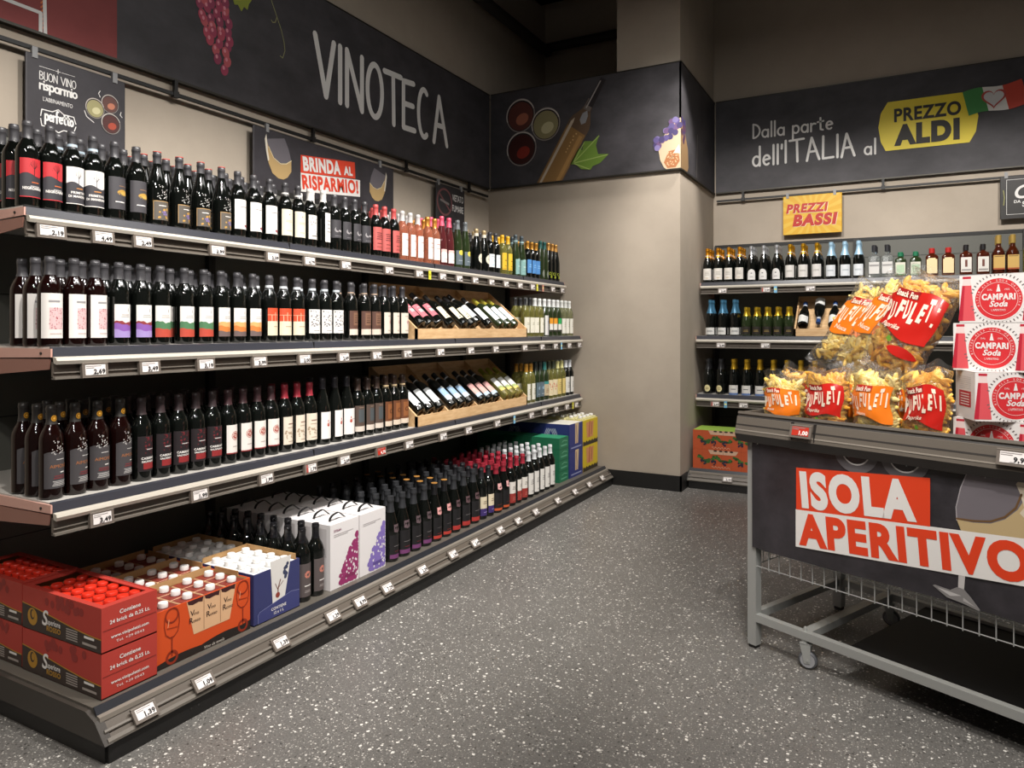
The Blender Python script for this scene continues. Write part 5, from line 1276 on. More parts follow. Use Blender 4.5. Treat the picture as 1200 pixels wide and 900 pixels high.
# bag-in-box wine cartons with black handles
BOXW = mat('#dcd8d8', .5); HND = mat('#1c1b1c', .45)
def wine_box(name, splash, dark, w_):
    b = MB(); d_, h = .097, .300
    b.box(0, 0, 0, w_, d_, h, BOXW)
    rr = random.Random(len(name))
    for k in range(260):
        t = rr.random() ** .8; x = w_ * (.32 + .66 * rr.random() ** .6); zmax = .205 * ((x / w_ - .28) / .72) ** .8 + .03
        z = zmax * t
        s = rr.uniform(.004, .014)
        if x + s > w_ - .002: x = w_ - .002 - s
        b.disc(x, max(z, s * 1.32 + .003), s, s * rr.uniform(.7, 1.3), mat(splash, .5), -.0006 - k * 2e-6, 8)
    for k in range(26):
        x = w_ * (.5 + .45 * rr.random()); z = .02 + .14 * rr.random()
        b.disc(x, z, .005, .006, BOXW, -.0012 - k * 2e-6, 7)
    b.text(name, w_ * .12, .262, .011, mat(dark, .5), -.001, bold=.02) if name else None
    for i, e in enumerate((.8, .6)): b.poly([(w_ * .12, .248 - i * .008), (w_ * e, .248 - i * .008), (w_ * e, .251 - i * .008), (w_ * .12, .251 - i * .008)], mat('#b5afb0', .5), -.001)
    b.poly([(w_ * .5, .03), (w_ * .85, .03), (w_ * .85, .045), (w_ * .5, .045)], mat(dark, .5), -.0016)
    sd = lambda x, z, y: (y, d_ - x, z)
    b.poly([(.02, .15), (.075, .15), (.075, .28), (.02, .28)], mat('#c6c1c1', .5), -.0006, fn=sd)
    for k in range(6): b.poly([(.03 + .006 * k, .16), (.033 + .006 * k, .16), (.033 + .006 * k, .19), (.03 + .006 * k, .19)], INK, -.001, fn=sd)
    hm = MB()
    pts = [(w_ / 2 - .05 + .1 * i / 10, d_ / 2 + .006 * math.sin(i), h + .002 + .032 * math.sin(math.pi * i / 10)) for i in range(11)]
    for (xa, ya, za), (xb, yb, zb) in zip(pts, pts[1:]):
        hm.add([(xa, ya - .007, za), (xa, ya + .007, za), (xb, yb + .007, zb), (xb, yb - .007, zb), (xa, ya - .007, za + .002), (xa, ya + .007, za + .002), (xb, yb + .007, zb + .002), (xb, yb - .007, zb + .002)],
               [(0, 1, 2, 3), (7, 6, 5, 4), (0, 3, 7, 4), (1, 5, 6, 2)], HND)
    return b.mesh('carton', False), hm.mesh('handle')
for Y0, w_, nm, sp_, dk_, colr in ((2.46, .196, 'SYRAH', '#8f2f62', '#7a2a52', 'magenta'), (2.664, .196, '', '#7d6ab0', '#5a4a8a', 'violet')):
    me = wine_box(nm, sp_, dk_, w_)
    for i in range(7):
        o = obj('wine_box', me[0], None, (-2.27 - i * .0985, Y0, DECK), RZL); obj('handle', me[1], o)
        tag(o, f'white wine box with {colr} splash and black handle, {ORD[i]} from the aisle', 'box', f'{colr} splash wine boxes')

# closed cases and trays at the pillar end of the floor shelf
GRN = mat('#1f6b4a', .5); GRN2 = mat('#175239', .5); BLU2 = mat('#2b3270', .5); YLW = mat('#c9ae22', .5)
def case(name, w_, d_, h, m, loc, label, group, deco=None, lid=None):
    b = MB(); b.box(0, 0, 0, w_, d_, h, m)
    if deco: deco(b, w_, d_, h)
    o = b.build(name, None, loc, RZL, smooth=False)
    if lid:
        q = MB(); q.box(.004, .004, h, w_ - .004, d_ - .004, h + .0015, lid); q.build('top_flap', o, smooth=False)
    return tag(o, label, 'box', group)
def gdeco(b, w_, d_, h):
    for k in range(1): b.poly([(.03, .02), (w_ - .03, .02), (w_ - .03, .03), (.03, .03)], mat('#5fa383', .5), -.0008)
    b.ribbon([(.05, h * .6), (w_ * .5, h * .72), (w_ - .03, h * .62)], .005, mat('#6fb08f', .5), -.0008)
    b.ribbon([(0, h - .001), (w_, h - .001)], .002, GRN2, -.0008, False)
for k in range(4):
    for j in range(3):
        case('bottle_case', .175, .245, .0855, GRN, (-2.29 - j * .25, 5.03, DECK + k * .0868), f'green case by the white-capped bottles, {ORD[j]} stack from aisle, {ORD[k]} from bottom', 'green cases', gdeco, mat('#2f8a63', .5) if k == 3 else None)
def bdeco(b, w_, d_, h):
    b.poly([(w_ * .42, .0), (w_ * .42, h), (w_ * .70, h), (w_ * .62, 0)], mat('#c9b08a', .5), -.0008)
    b.ribbon([(w_ * .52, .03), (w_ * .55, h * .5), (w_ * .5, h - .02)], .012, mat('#8a5a6a', .5), -.0012)
    b.poly([(0, 0), (w_, 0), (w_, .05), (0, .05)], BLU2, -.0016); b.poly([(.03, .018), (w_ - .03, .018), (w_ - .03, .028), (.03, .028)], mat('#8f93b8', .5), -.002)
    sd = lambda x, z, y: (y, d_ - x, z)
    for k in range(4):
        for s in (-1, 1): b.ribbon([(d_ * .5 + s * .012 * k, h * .35), (d_ * .5 + s * (.012 * k + .02), h * .6), (d_ * .5 + s * .012 * k, h * .82)], .005, mat('#b9bcd0', .5), -.0008, fn=sd)
def yfront(b, w_, d_, h):
    b.poly([(w_ * .25, h * .3), (w_ * .2, h - .02), (w_ * .72, h - .02), (w_ * .66, h * .3)], mat('#c98a5a', .5), -.0008)
    b.ribbon([(w_ * .4, h * .35), (w_ * .45, h * .9)], .02, mat('#a8503a', .5), -.0012); b.ribbon([(w_ * .55, h * .4), (w_ * .6, h * .85)], .012, mat('#7a3a2a', .5), -.0012)
    n = 16; vs = []
    for q in range(n + 1): vs += [(q / n * w_, -.001, .002), (q / n * w_, -.001, .035 + .008 * math.sin(q * 2.1))]
    b.add(vs, [(2 * q, 2 * q + 2, 2 * q + 3, 2 * q + 1) for q in range(n)], mat('#2c2618', .5))
for k in range(2):
    hgt = .215
    for j in range(2):
        case('wine_tray', .27, .33, hgt, BLU2, (-2.285 - j * .335, 5.215, DECK + k * (hgt + .001)), f"dark blue stacked wine tray, {('front', 'rear')[j]} stack, {('lower', 'upper')[k]} of two", 'blue stacked trays', bdeco, mat('#d9d6cc', .5) if k else None)
    case('wine_tray', .33, .34, hgt, YLW, (-2.285, 5.495, DECK + k * (hgt + .001)), f"{('lower', 'upper')[k]} yellow wine tray beside the pillar", 'yellow trays', yfront, mat('#d9ce8a', .5) if k else None)
wb = brick_meshes(.07, .07, .012, mat('#d5cf9a', .5), mat('#cbc28a', .5), WCAP)
for a in range(4):
    for c in range(4):
        put_brick(wb, (-2.285 - .045 - c * .082, 5.495 + .045 + a * .08, DECK + .4335), RZL, f'white-capped brick standing in the upper yellow tray, {ORD[c]} row, {ORD[a]} along', 'bricks in the upper yellow tray')

# orange wine packs on the rear floor shelf
ORP = mat('#b5502a', .5)
def pack(level, j):
    b = MB(); w_, d_, h = .485, .30, .165
    b.box(0, 0, 0, w_, d_, h, ORP)
    for q in range(1, 6): b.ribbon([(q * w_ / 6, 0), (q * w_ / 6, h)], .0015, mat('#8f3c20', .5), -.0006, False)
    b.poly([(.13, h), (.15, h - .035), (.36, h - .035), (.38, h)], mat('#c9a58a', .5), -.0008); b.ribbon([(.255, h - .035), (.255, h)], .002, mat('#7a4a34', .5), -.001, False)
    rr = random.Random(4)
    for q in range(4):
        b.disc(.19 + q * .045, h - .006, .016, .007, mat('#241c1c', .5), -.0012, 8)
    for q in range(60):
        x = .03 + .43 * rr.random(); z = .085 + .018 * math.sin(x * 40) + .012 * rr.uniform(-1, 1)
        b.disc(x, z, .013, .010, mat(rr.choice(['#2f5a26', '#3f6e2c', '#24451f']), .5), -.001 - q * 1e-5, 7)
    for cx in (.09, .18, .27, .40):
        for q in range(9): b.disc(cx + rr.uniform(-.02, .02), .06 + rr.uniform(-.018, .014), .008, .008, mat('#26243a', .5), -.002 - q * 1e-5, 7)
    b.text('Spritz', .23, .012, .020, mat('#d9b49a', .5), -.001, align='C', shear=.3) if False else b.ribbon([(.16 + i * .008, .02 + .008 * math.sin(i * 1.9)) for i in range(20)], .0025, mat('#d9b49a', .5), -.001)
    o = b.build('wine_pack', None, W('R', .018 + j * .49, .105, DECK + level * .1662), RZB, smooth=False)
    q = MB(); q.box(.004, .004, h, w_ - .004, d_ - .004, h + .001, mat('#8fae4a', .5)) if level else q.box(.01, .01, h, w_ - .01, d_ - .01, h + .0005, ORP)
    q.build('top_flap', o, smooth=False)
    tag(o, f"orange vine-printed wine pack, {('lower', 'upper')[level]} one, {('beside the pillar', 'behind the snack table')[j]}", 'box', 'orange wine packs')
for lv in range(2):
    for j in range(2): pack(lv, j)
# ------------------------------------------------------------------ snack table (steel frame on castors); local x along its front, y away from the viewer's side
P0 = Vector((-.551, 3.154, 0))
def T(s, t, z):
    a = RZC
    return (P0.x + s * math.cos(a) - t * math.sin(a), P0.y + s * math.sin(a) + t * math.cos(a), z)
TL, TD = 1.78, .73
STL = mat('#a3a4a1', .38, .35); WIRE = mat('#b5b6b4', .3, .5); DKP = mat('#060607', .5, spec=.15)
tab = empty('promotion_table', tuple(P0), RZC)
tag(tab, 'steel promotion table on castors with dark poster front, holding snack bags', 'table')
for x in (.0, TL - .04):
    for y in (0, TD - .04):
        b = MB(); b.box(x, y, .014, x + .04, y + .04, .875, STL); b.box(x + .004, y + .004, 0, x + .036, y + .036, .016, BLACK); b.build('leg', tab, smooth=False)
def beam(x0, y0, x1, y1, z0, z1, nm='frame_beam', m=STL):
    b = MB(); b.box(x0, y0, z0, x1, y1, z1, m); return b.build(nm, tab, smooth=False)
beam(.04, 0, TL - .04, .03, .117, .149); beam(.04, TD - .03, TL - .04, TD, .117, .149)
beam(0, .04, .03, TD - .04, .117, .149); beam(TL - .03, .04, TL, TD - .04, .117, .149)
beam(.235, .03, .275, TD - .03, .117, .147); beam(TL - .275, .03, TL - .235, TD - .03, .117, .147)
beam(.42, .03, TL - .28, TD - .03, .128, .136, 'bottom_panel', DKP)
beam(.0, .0, TL, .03, .842, .874); beam(.0, TD - .03, TL, TD, .842, .874); beam(0, .03, .03, TD - .03, .842, .874); beam(TL - .03, .03, TL, TD - .03, .842, .874)
for x in (.255, TL - .255):
    for y in (.02, TD - .02):
        b = MB(); b.lathe([(.017, .098), (.017, .117)], STL, 14, Matrix.Translation((x, y, 0))); b.lathe([(.007, .149), (.007, .16), (.004, .165)], STL, 8, Matrix.Translation((x, y, 0)))
        M = Matrix.Translation((x + .012, y, .037)) @ Matrix.Rotation(R(20), 4, 'Z')
        for sgn in (-1, 1):
            b.add([tuple(M @ Vector(p)) for p in ((-.03, sgn * .016, .066), (.012, sgn * .016, .066), (.01, sgn * .016, -.01), (-.012, sgn * .016, -.012), (-.03, sgn * .018, .066), (.012, sgn * .018, .066), (.01, sgn * .018, -.01), (-.012, sgn * .018, -.012))],
                  [(0, 1, 2, 3), (7, 6, 5, 4), (0, 4, 5, 1), (1, 5, 6, 2), (2, 6, 7, 3), (3, 7, 4, 0)], STL)
        b.box(-.03, -.018, .062, .015, .018, .068, STL, M)
        c = b.build('castor_fork', tab)
        q = MB(); W_ = M @ Matrix.Rotation(R(90), 4, 'X')
        q.lathe([(.012, -.013), (.030, -.013), (.035, -.009), (.037, 0), (.035, .009), (.030, .013), (.012, .013)], mat('#55565a', .5), 20, W_)
        q.lathe([(.026, -.0135), (.028, -.015), (.010, -.0145), (0, -.0145)], mat('#8f8f92', .4), 16, W_); q.lathe([(.026, .0135), (.028, .015), (.010, .0145), (0, .0145)], mat('#8f8f92', .4), 16, W_)
        q.lathe([(.005, -.02), (.005, .02)], STL, 8, W_)
        q.build('castor_wheel', c)
# wire basket behind the poster
def wires(nm, pts_list, r):
    b = MB()
    for pts in pts_list: b.tube(pts, r, WIRE, 6)
    return b.build(nm, tab)
w1 = []
for i in range(1, int(TL / .05)):
    x = .045 + i * .049
    if x < TL - .04: w1.append([(x, .012, .345), (x, .012, .842)])
w1 += [[(.02, .016, z), (TL - .02, .016, z)] for z in (.35, .423, .56, .70, .84)]
wires('front_mesh', w1, .0022)
w2 = [[(.016, .04 + j * .05, .345), (.016, .04 + j * .05, .842)] for j in range(1, 14)] + [[(.018, .02, z), (.018, TD - .02, z)] for z in (.35, .423, .56, .70, .84)]
wires('side_mesh', w2, .0022)
wires('side_mesh', [[(TL - .032 + x, y, z) for x, y, z in p] for p in w2], .0022)
# tray top with price channel
RIM = mat('#5f5850', .4)
b = MB(); b.box(-.01, -.01, .876, TL + .01, TD + .01, .888, mat('#77716a', .5)); b.build('table_top', tab, smooth=False)
prof = [(-.002, .888), (-.002, 1.006), (-.022, 1.008), (-.026, .998), (-.020, .990), (-.030, .985), (-.046, .925), (-.048, .915), (-.030, .908), (-.002, .900)]
b = MB(); b.prism(prof, -.03, TL + .03, RIM)
b.prism([(-.0365, .956), (-.0385, .956), (-.040, .950), (-.0375, .950)], -.03, TL + .03, mat('#2f2b28', .5)); b.prism([(-.043, .934), (-.046, .934), (-.047, .929), (-.044, .929)], -.03, TL + .03, mat('#8a8278', .4))
b.prism([(-.021, .991), (-.0245, .9915), (-.028, .986), (-.024, .986)], -.03, TL + .03, mat('#2a2624', .6))
b.prism([(-.030, .908), (-.048, .915), (-.034, .882), (-.020, .882)], -.03, TL + .03, mat('#2f2b28', .5))
for x in (.235, .33): b.box(x, -.05, .92, x + .002, -.026, .988, mat('#2a2624', .5))
b.build('price_channel', tab, smooth=False)
b = MB(); b.box(-.03, 0, .888, -.012, TD + .02, 1.004, RIM); b.build('side_rim', tab, smooth=False)
b = MB(); b.box(TL + .012, 0, .888, TL + .03, TD + .02, 1.004, RIM); b.build('side_rim', tab, smooth=False)
b = MB(); b.box(-.03, TD + .004, .888, TL + .03, TD + .022, 1.004, RIM); b.build('back_rim', tab, smooth=False)
price_card(T(.282, -.058, .957), RZC, 16, '1,00', 'red price card reading 1,00 on the snack table under the bags', 'price cards on the snack table', '#b8301f', .09)
price_card(T(1.0, -.051, .957), RZC, 16, '9,99', 'white price card on the snack table under the red-and-white cases', 'price cards on the snack table', None, .10)

# poster on the table front
PGL = mat('#2d2b2d', .22, coat=.4)
b = MB(); n = 24
vs = []
for i in range(n + 1):
    x = .03 + (TL - .06) * i / n
    zb_ = .436 - .004 * math.sin(i * .5)
    for y in (-.010, -.004): vs += [(x, y - .002 * math.sin(i * .9), zb_), (x, y - .002 * math.sin(i * .9 + 1), .902)]
fs = []
for i in range(n):
    o_ = 4 * i; q_ = o_ + 4
    fs += [(o_, q_, q_ + 1, o_ + 1), (o_ + 3, q_ + 3, q_ + 2, o_ + 2), (o_, o_ + 2, q_ + 2, q_), (o_ + 1, q_ + 1, q_ + 3, o_ + 3)]
fs += [(0, 1, 3, 2), (4 * n, 4 * n + 2, 4 * n + 3, 4 * n + 1)]
b.add(vs, fs, noisy('glossy_chalk_poster', '#232124', '#39363a', 4.5, .25))
pos = b.build('front_poster', tab)
pos['label'] = 'dark glossy front poster with an orange-and-white slogan and a wine glass'
b = MB(); OG = mat('#d8401f', .35); OW = mat('#dedad6', .35)
sl_ = .085
def tz(s, z): return z + sl_ * (s - .235)
y0 = -.0135
b.poly([(.235, .636), (.737, tz(.737, .636)), (.737, tz(.737, .804)), (.235, .804)], OG, y0)
b.poly([(.233, .487), (1.06, tz(1.06, .487)), (1.06, tz(1.06, .637)), (.233, .637)], OW, y0)
rot = math.atan(sl_)
b.text('ISOLA', .26, .658, .126, OW, y0 - .001, w=.435, bold=.055, rot=rot)
b.text('APERITIVO', .248, .506, .112, OG, y0 - .001, w=.79, bold=.05, rot=rot)
b.build('slogan_print', pos)
b = MB()
GLASSP = mat('#6f696e', .3); WNE = mat('#b8a178', .3); SPL = mat('#cfc3ae', .3)
b.poly([(.85, .880), (.832, .83), (.818, .763), (.820, .72), (.832, .69), (.865, .655), (.93, .64), (.985, .66), (1.02, .71), (1.04, .78), (1.045, .86), (1.03, .885)], GLASSP, y0 + .0006)
b.poly([(.820, .722), (.832, .69), (.865, .655), (.93, .64), (.985, .66), (1.02, .71), (1.04, .78), (1.045, .86), (1.02, .84), (.995, .79), (.96, .752), (.92, .730), (.87, .722)], WNE, y0 + .0003)
b.poly([(1.005, .895), (.99, .87), (1.0, .845), (1.012, .80), (1.0, .78), (1.02, .76), (1.045, .79), (1.06, .90)], SPL, y0 + .0001)
b.ribbon([(.820, .725), (.87, .728), (.92, .737), (.96, .760), (.99, .795), (1.005, .84)], .006, mat('#6b4f33', .3), y0)
b.ribbon([(.85, .880), (.832, .83), (.818, .763), (.820, .72)], .003, mat('#a8a2a5', .3), y0)
b.poly([(.826, .545), (.846, .545), (.842, .492), (.824, .492)], mat('#b9b5b3', .3), y0 + .0003)
b.poly([(.745, .480), (.752, .484), (.80, .480), (.822, .496), (.842, .494), (.862, .474), (.89, .440), (.885, .436), (.84, .446), (.79, .452)], mat('#7d7a79', .3), y0 + .0003)
b.poly([(.76, .477), (.80, .474), (.835, .470), (.80, .460)], mat('#b5b2b0', .3), y0)
b.poly([(.84, .466), (.875, .446), (.84, .455)], mat('#a8a5a3', .3), y0)
b.build('wine_glass_print', pos)
b = MB()
for cx in (.477, .652):
    b.ring(cx, .905, .055, .085, mat('#5a575a', .3), y0 + .0006, 20, 180, 360, 1.0); b.ring(cx, .905, .050, .055, mat('#c9c6c4', .2), y0, 20, 190, 350)
b.build('glass_rim_print', pos)
b = MB()
for x in (.06, .66, .905): b.tube([(x, -.016, .875), (x + .004, -.02, .90), (x + .004, -.01, .905)], .0018, WIRE, 6)
b.build('poster_hook', pos)

# ------------------------------------------------------------------ puffed-corn snack bags
PUFF = [mat('#f0b640', .6), mat('#f3c45c', .6), mat('#eba834', .6)]
PUFFP = [mat('#f0d272', .6), mat('#edc75f', .6), mat('#f3dc92', .6)]
def bag_parts(W0, H0, T0, style, seed):
    rr = random.Random(seed)
    ph = [rr.uniform(0, 6.28) for _ in range(6)]
    def th(u, v):
        t = max(0, 1 - abs(u) ** 2.6) ** .55 * max(0, 1 - abs(v) ** 3.0) ** .6
        wv = .05 * math.sin(5 * u + 3 * v + ph[0]) + .04 * math.sin(9 * v - 4 * u + ph[1]) + .03 * math.sin(14 * u + ph[2]) * abs(v)
        return T0 * (t + wv * min(1, 2.5 * t))
    def S(u, v, side=-1, off=0.0):
        x = W0 / 2 * u * (1 - .07 * (1 - abs(v)) ** 1.5 + .03 * v) + .006 * math.sin(6 * v + ph[3])
        z = H0 / 2 * v + .008 * math.sin(4 * u + ph[4]) * abs(v)
        return (x, side * (th(u, v) + off) + .012 * math.sin(3 * u + ph[5]) * abs(v) ** 3, z)
    nu, nv = 20, 24
    b = MB(); vs = []; fs = []
    for side in (-1, 1):
        o_ = len(vs)
        for j in range(nv + 1):
            for i in range(nu + 1):
                vs.append(S(-1 + 2 * i / nu, -1 + 2 * j / nv, side))
        for j in range(nv):
            for i in range(nu):
                a = o_ + j * (nu + 1) + i
                fs.append((a, a + 1, a + nu + 2, a + nu + 1) if side < 0 else (a + 1, a, a + nu + 1, a + nu + 2))
    b.add(vs, fs, FILM)
    for sgn in (-1, 1):                                  # crimped end seals
        vs = []; m_ = 30
        for i in range(m_ + 1):
            u = -1 + 2 * i / m_
            x, y, z = S(u, sgn)
            fl_ = .02 * math.sin(ph[0] + 2.2 * u) * (1 if sgn > 0 else .4)
            vs += [(x, y, z), (x * 1.0, y + fl_, z + sgn * (.022 + .006 * math.sin(ph[1] + 5 * u)))]
        b.add(vs, [(2 * i, 2 * i + 2, 2 * i + 3, 2 * i + 1) for i in range(m_)], FILM)
    film = b.mesh('bag_film')
    # contents
    c = MB(); ms = PUFFP if style == 'orange' else PUFF
    for k in range(330):
        u, v = rr.uniform(-.80, .80), rr.uniform(-.90, .80)
        side = -1 if rr.random() < .8 else 1
        L_, r_ = rr.uniform(.018, .030), rr.uniform(.009, .0115)
        x, y, z = S(u, v, side)
        t = abs(th(u, v)) - r_ - .003 - (.012 if k % 2 else 0)
        if t < .004: continue
        y = side * t
        an = rr.uniform(0, math.pi); bend = rr.uniform(-.4, .4)
        pts = []
        for q in range(5):
            s_ = (q - 2) / 2 * L_
            xx, zz = x + s_ * math.cos(an + bend * q * .3), z + s_ * math.sin(an + bend * q * .3)
            tt = max(.001, abs(th(max(-.98, min(.98, xx / (W0 / 2))), max(-.98, min(.98, zz / (H0 / 2))))) - r_ - .007 - (.012 if k % 2 else 0))
            pts.append(Vector((xx, side * tt, zz)))
        vs = []; 
        prof_ = (.45, .95, 1.0, .95, .45)
        for q, p in enumerate(pts):
            d_ = (pts[min(q + 1, 4)] - pts[max(q - 1, 0)]).normalized()
            a1 = Vector((0, 1, 0)); a2 = d_.cross(a1).normalized()
            for g in range(7):
                g_ = 2 * math.pi * g / 7
                vs.append(tuple(p + (a1 * math.cos(g_) + a2 * math.sin(g_)) * r_ * prof_[q]))
        fs = [(q * 7 + g, q * 7 + (g + 1) % 7, (q + 1) * 7 + (g + 1) % 7, (q + 1) * 7 + g) for q in range(4) for g in range(7)] + [tuple(range(7))[::-1], tuple(range(28, 35))]
        c.add(vs, fs, rr.choice(ms))
    puffs = c.mesh('corn_puffs')
    # printed field, small badge and lettering follow the bag's front
    col, dark = (('#e8781c', '#b0281c') if style == 'orange' else ('#bf2018', '#8f1614'))
    CM = mat(col, .28, coat=.5); DM = mat(dark, .28, coat=.5); WM = mat('#ead9c4', .35)
    f = MB(); nx, nz_ = 18, 16
    def edge(u):                                         # top and bottom of the printed field
        return (-.34 + .07 * math.sin(3.2 * u + ph[2]) - .06 * u, .42 + .16 * math.cos(1.7 * (u - .25)))
    vs = []
    for i in range(nx + 1):
        u = -.86 + 1.72 * i / nx
        lo, hi = edge(u)
        for j in range(nz_ + 1): vs.append(S(u, lo + (hi - lo) * j / nz_, -1, .0012))
    f.add(vs, [(i * (nz_ + 1) + j, (i + 1) * (nz_ + 1) + j, (i + 1) * (nz_ + 1) + j + 1, i * (nz_ + 1) + j + 1) for i in range(nx) for j in range(nz_)], CM)
    if style == 'red':                                   # plain red pepper shape and an orange streak low on the bag
        vs = []
        for i in range(13):
            u = -.1 + .9 * i / 12; q = math.sin(math.pi * i / 12) ** .6 * .10
            for s_ in (-1, 0, 1): vs.append(S(u, -.62 - .1 * (u - .2) + s_ * q, -1, .0016))
        f.add(vs, [(i * 3 + j, (i + 1) * 3 + j, (i + 1) * 3 + j + 1, i * 3 + j + 1) for i in range(12) for j in range(2)], mat('#b8201a', .28, coat=.5))
        vs = [S(u, v, -1, .002) for u, v in ((-.22, -.45), (-.1, -.5), (-.02, -.46), (-.08, -.40), (-.18, -.38))]
        f.add(vs, [(0, 1, 2, 3, 4)], mat('#5f8a2c', .4))
    field = f.mesh('printed_field')
    t = MB()
    fn = lambda x, z, y: S(x / (W0 / 2), z / (H0 / 2), -1, .0035)
    word = 'PUFULETI'; xs = [-.84 + 1.62 * i / 7.4 for i in range(8)]
    for i, ch in enumerate(word):
        hh = H0 * (.165 + (.03 if ch in 'LT' else 0)); zz = H0 / 2 * (-.09 - .05 * math.sin(i * 1.9) + .02 * i)
        t.text(ch, W0 / 2 * xs[i], zz, hh, WM, 0, w=W0 * (.03 if ch == 'I' else .074), bold=.045, rot=.06 * math.sin(i * 2.3), fn=fn)
    t.text('Paprika' if style == 'red' else 'Nuca', -W0 * .33, -H0 * .125, H0 * .045, WM, 0, shear=.3, bold=.02, fn=fn)
    word_ = t.mesh('lettering')
    g = MB(); vs = []
    for i in range(9):
        u = -.66 + .74 * i / 8
        for j in range(4): vs.append(S(u, .40 + .06 * u + .16 * j / 3, -1, .0028))
    g.add(vs, [(i * 4 + j, (i + 1) * 4 + j, (i + 1) * 4 + j + 1, i * 4 + j + 1) for i in range(8) for j in range(3)], DM)
    g.text('Snack Fun', -W0 * .305, H0 * .205, H0 * .056, WM, 0, w=W0 * .33, bold=.04, fn=lambda x, z, y: S(x / (W0 / 2), z / (H0 / 2) + .06 * x / (W0 / 2), -1, .005))
    badge_ = g.mesh('brand_badge')
    return film, puffs, field, word_, badge_
BAGS = {}
def snack_bag(s, t, zc, W0, H0, T0, style, seed, label, yaw=0, lean=0, roll=0):
    film, puffs, field, word_, badge_ = bag_parts(W0, H0, T0, style, seed)
    o = obj('snack_bag', film, None, T(s, t, zc), 0)
    M = Matrix.Rotation(RZC + R(yaw), 4, 'Z') @ Matrix.Rotation(R(-lean), 4, 'X') @ Matrix.Rotation(R(roll), 4, 'Y')
    o.rotation_euler = M.to_euler()
    p = obj('corn_puffs', puffs, o); p['kind'] = 'stuff'
    obj('printed_field', field, o); obj('lettering', word_, o); obj('brand_badge', badge_, o)
    tag(o, label, 'snack bag', 'puffed corn snack bags')
def zc(H0): return .894 + H0 / 2 + .032
snack_bag(.122, .085, zc(.235), .186, .235, .048, 'orange', 1, 'orange puffed-corn bag standing at the table corner, ears flaring toward the shelves', 6, 3)
snack_bag(.318, .075, zc(.275), .18, .275, .050, 'red', 2, 'red paprika puff bag second along the front row', 0, 3)
snack_bag(.507, .075, zc(.285), .176, .285, .050, 'orange', 3, 'orange puffed-corn bag third along the front row', 0, 3)
snack_bag(.692, .075, zc(.295), .164, .295, .050, 'red', 4, 'red paprika puff bag beside the stacked red-and-white cases', -2, 3)
snack_bag(.13, .215, zc(.26), .188, .26, .048, 'red', 5, 'red puff bag standing behind the corner bag', 3, 3)
snack_bag(.335, .215, zc(.26), .188, .26, .048, 'orange', 6, 'crumpled puff bag standing behind the second front bag', -3, 3)
snack_bag(.55, .215, zc(.26), .188, .26, .048, 'orange', 7, 'puff bag standing upright under the leaning ones', 2, 3)
snack_bag(.225, .49, 1.375, .22, .42, .052, 'orange', 8, 'tall orange puff bag leaning outermost atop the pile', 10, 16, 27)
snack_bag(.41, .36, 1.375, .235, .43, .054, 'orange', 9, 'tall orange puff bag leaning in the middle atop the pile', 4, 16, 27)
snack_bag(.578, .215, 1.385, .255, .40, .054, 'red', 10, 'red paprika puff bag lying atop the pile against the cases', 0, 16, 21)
snack_bag(.26, .40, zc(.19), .22, .19, .050, 'orange', 11, 'puff bag in the third row under the pile, toward the corner', 3, 3)
snack_bag(.50, .40, zc(.19), .22, .19, .050, 'red', 12, 'puff bag in the third row under the pile, toward the cases', -3, 3)
snack_bag(.24, .56, zc(.19), .22, .19, .050, 'orange', 13, 'puff bag in the rear row under the pile, toward the corner', 3, 3)

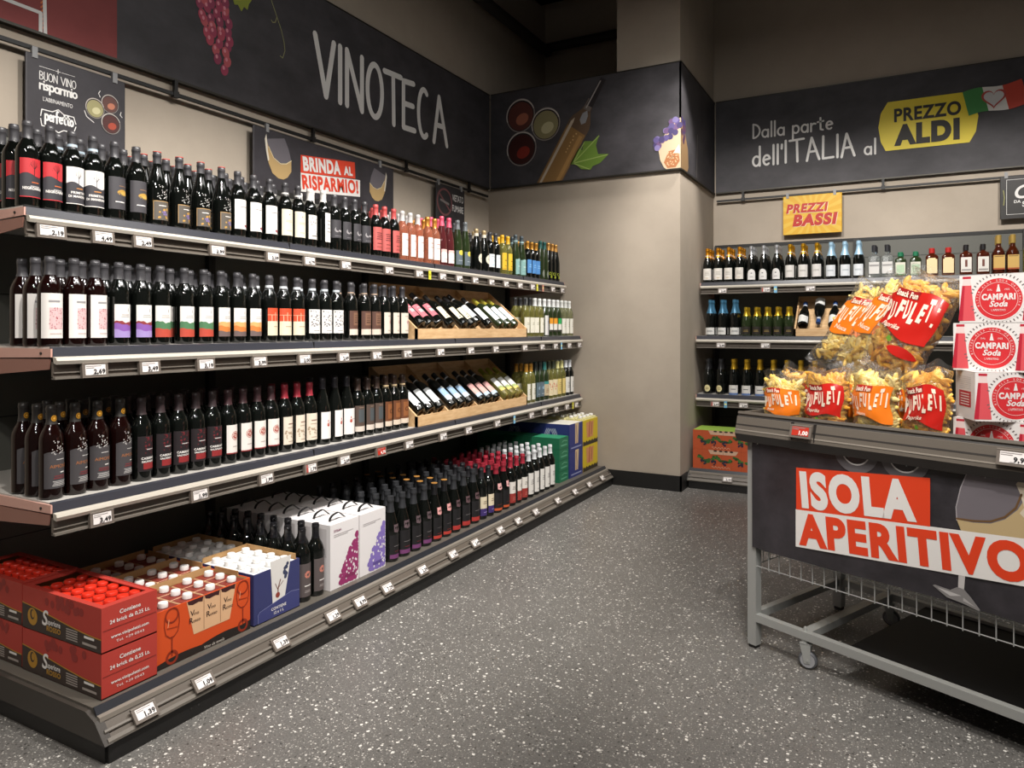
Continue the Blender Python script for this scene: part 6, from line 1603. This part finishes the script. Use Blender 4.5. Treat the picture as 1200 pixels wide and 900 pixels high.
# ------------------------------------------------------------------ red-and-white soda cases
SW = mat('#e3dedb', .45); SR = mat('#cf2f35', .45); SPK = mat('#d9555c', .4); SPD = mat('#b8283a', .4); SGY = mat('#6a5f5f', .5)
def soda_case(s, t, z, yaw, label, w_=.228, d_=.17, h=.1635):
    b = MB(); b.box(0, 0, 0, w_, d_, h, SW); b.box(-.0003, -.0003, h - .0012, w_ + .0003, d_ + .0003, h - .0004, mat('#b9b2ae', .5))
    o = b.build('soda_case', None, T(s, t, z), RZC + R(yaw), smooth=False)
    p = MB(); cx, cz, r = w_ * .52, h * .48, h * .425
    for k in range(44):
        a = 2 * math.pi * k / 44
        if abs(math.sin(a)) < .25: continue
        p.ribbon([(cx + r * 1.14 * math.cos(a), max(.004, min(h - .004, cz + r * 1.14 * math.sin(a)))), (cx + r * 1.25 * math.cos(a), max(.002, min(h - .002, cz + r * 1.25 * math.sin(a))))], .0035, SGY, -.0006, False)
    p.disc(cx, cz, r * 1.06, r * 1.06, SW, -.0008, 40)
    p.disc(cx, cz, r, r, SR, -.001, 40)
    p.ring(cx, cz, r * .80, r * .815, SW, -.0014, 40)
    word = 'BITTER ALLA SODA ORIGINALE'
    for k, ch in enumerate(word):
        if ch == ' ': continue
        a = R(200 - 220 * k / (len(word) - 1))
        p.text(ch, cx + r * .86 * math.cos(a), cz + r * .86 * math.sin(a), r * .085, SW, -.0014, align='C', rot=a - math.pi / 2)
    p.text('CAMPARI', cx, cz - r * .02, r * .27, SW, -.0016, align='C', bold=.05, w=r * 1.42)
    p.text('Soda', cx, cz - r * .36, r * .27, SW, -.0016, align='C', bold=.03, shear=.35, w=r * .78)
    p.text("L'APERITIVO", cx, cz - r * .58, r * .10, SW, -.0016, align='C', w=r * .6)
    p.poly([(cx - r * .09, cz + r * .36), (cx + r * .09, cz + r * .36), (cx + r * .035, cz + r * .62), (cx + r * .03, cz + r * .70), (cx - r * .03, cz + r * .70), (cx - r * .035, cz + r * .62)], SW, -.0016)
    for sx in (-1, 1):
        p.text('DAL', cx + sx * r * .36, cz + r * .42, r * .08, SW, -.0016, align='C') if sx < 0 else p.text('1932', cx + sx * r * .36, cz + r * .42, r * .08, SW, -.0016, align='C')
    p.build('front_print', o)
    q = MB()
    for bx0 in (w_ * .10, w_ * .935):
        q.poly([(bx0 - .026, .006), (bx0 + .026, .006), (bx0 + .014, h * .78), (bx0 - .014, h * .78)], SPK, -.0005)
        q.poly([(bx0 - .026, .006), (bx0 - .012, .006), (bx0 - .006, h * .78), (bx0 - .014, h * .78)], SPD, -.0009)
        q.poly([(bx0 - .014, h * .78), (bx0 + .014, h * .78), (bx0 + .011, h * .92), (bx0 - .011, h * .92)], mat('#e6cfcb', .4), -.0005)
        q.poly([(bx0 - .013, h * .92), (bx0 + .013, h * .92), (bx0 + .013, h * .97), (bx0 - .013, h * .97)], SPD, -.0005)
    q.build('bottle_print', o)
    e = MB(); fn = lambda x, zz, y: (y, d_ - x, zz)
    e.poly([(d_ * .2, h * .25), (d_ * .8, h * .25), (d_ * .8, h * .58), (d_ * .2, h * .58)], mat('#b8283a', .45), -.0006, fn=fn)
    for k in range(5): e.poly([(d_ * .28, h * (.29 + k * .055)), (d_ * .72, h * (.29 + k * .055)), (d_ * .72, h * (.31 + k * .055)), (d_ * .28, h * (.31 + k * .055))], SW, -.001, fn=fn)
    for k in range(7): e.poly([(d_ * .2, h * (.63 + k * .04)), (d_ * .8, h * (.63 + k * .04)), (d_ * .8, h * (.636 + k * .04)), (d_ * .2, h * (.636 + k * .04))], mat('#a8a2a0', .45), -.0006, fn=fn)
    e.build('side_print', o, smooth=False)
    tag(o, label, 'box', 'red-and-white soda cases')
hz = .1645
for k in range(4):
    lv = ('bottom', 'second', 'third', 'topmost')[k]
    if k == 1: soda_case(.862, .022, .8885 + k * hz, 40, 'soda case turned cornerwise, second from the bottom beside the bags')
    else: soda_case(.765 + (.02 if k == 3 else 0), .10, .8885 + k * hz, 0, f'{lv} soda case of the stack beside the snack bags')
    soda_case(1.10, .10, .8885 + k * hz, 0, f'{lv} soda case of the stack farther from the bags')
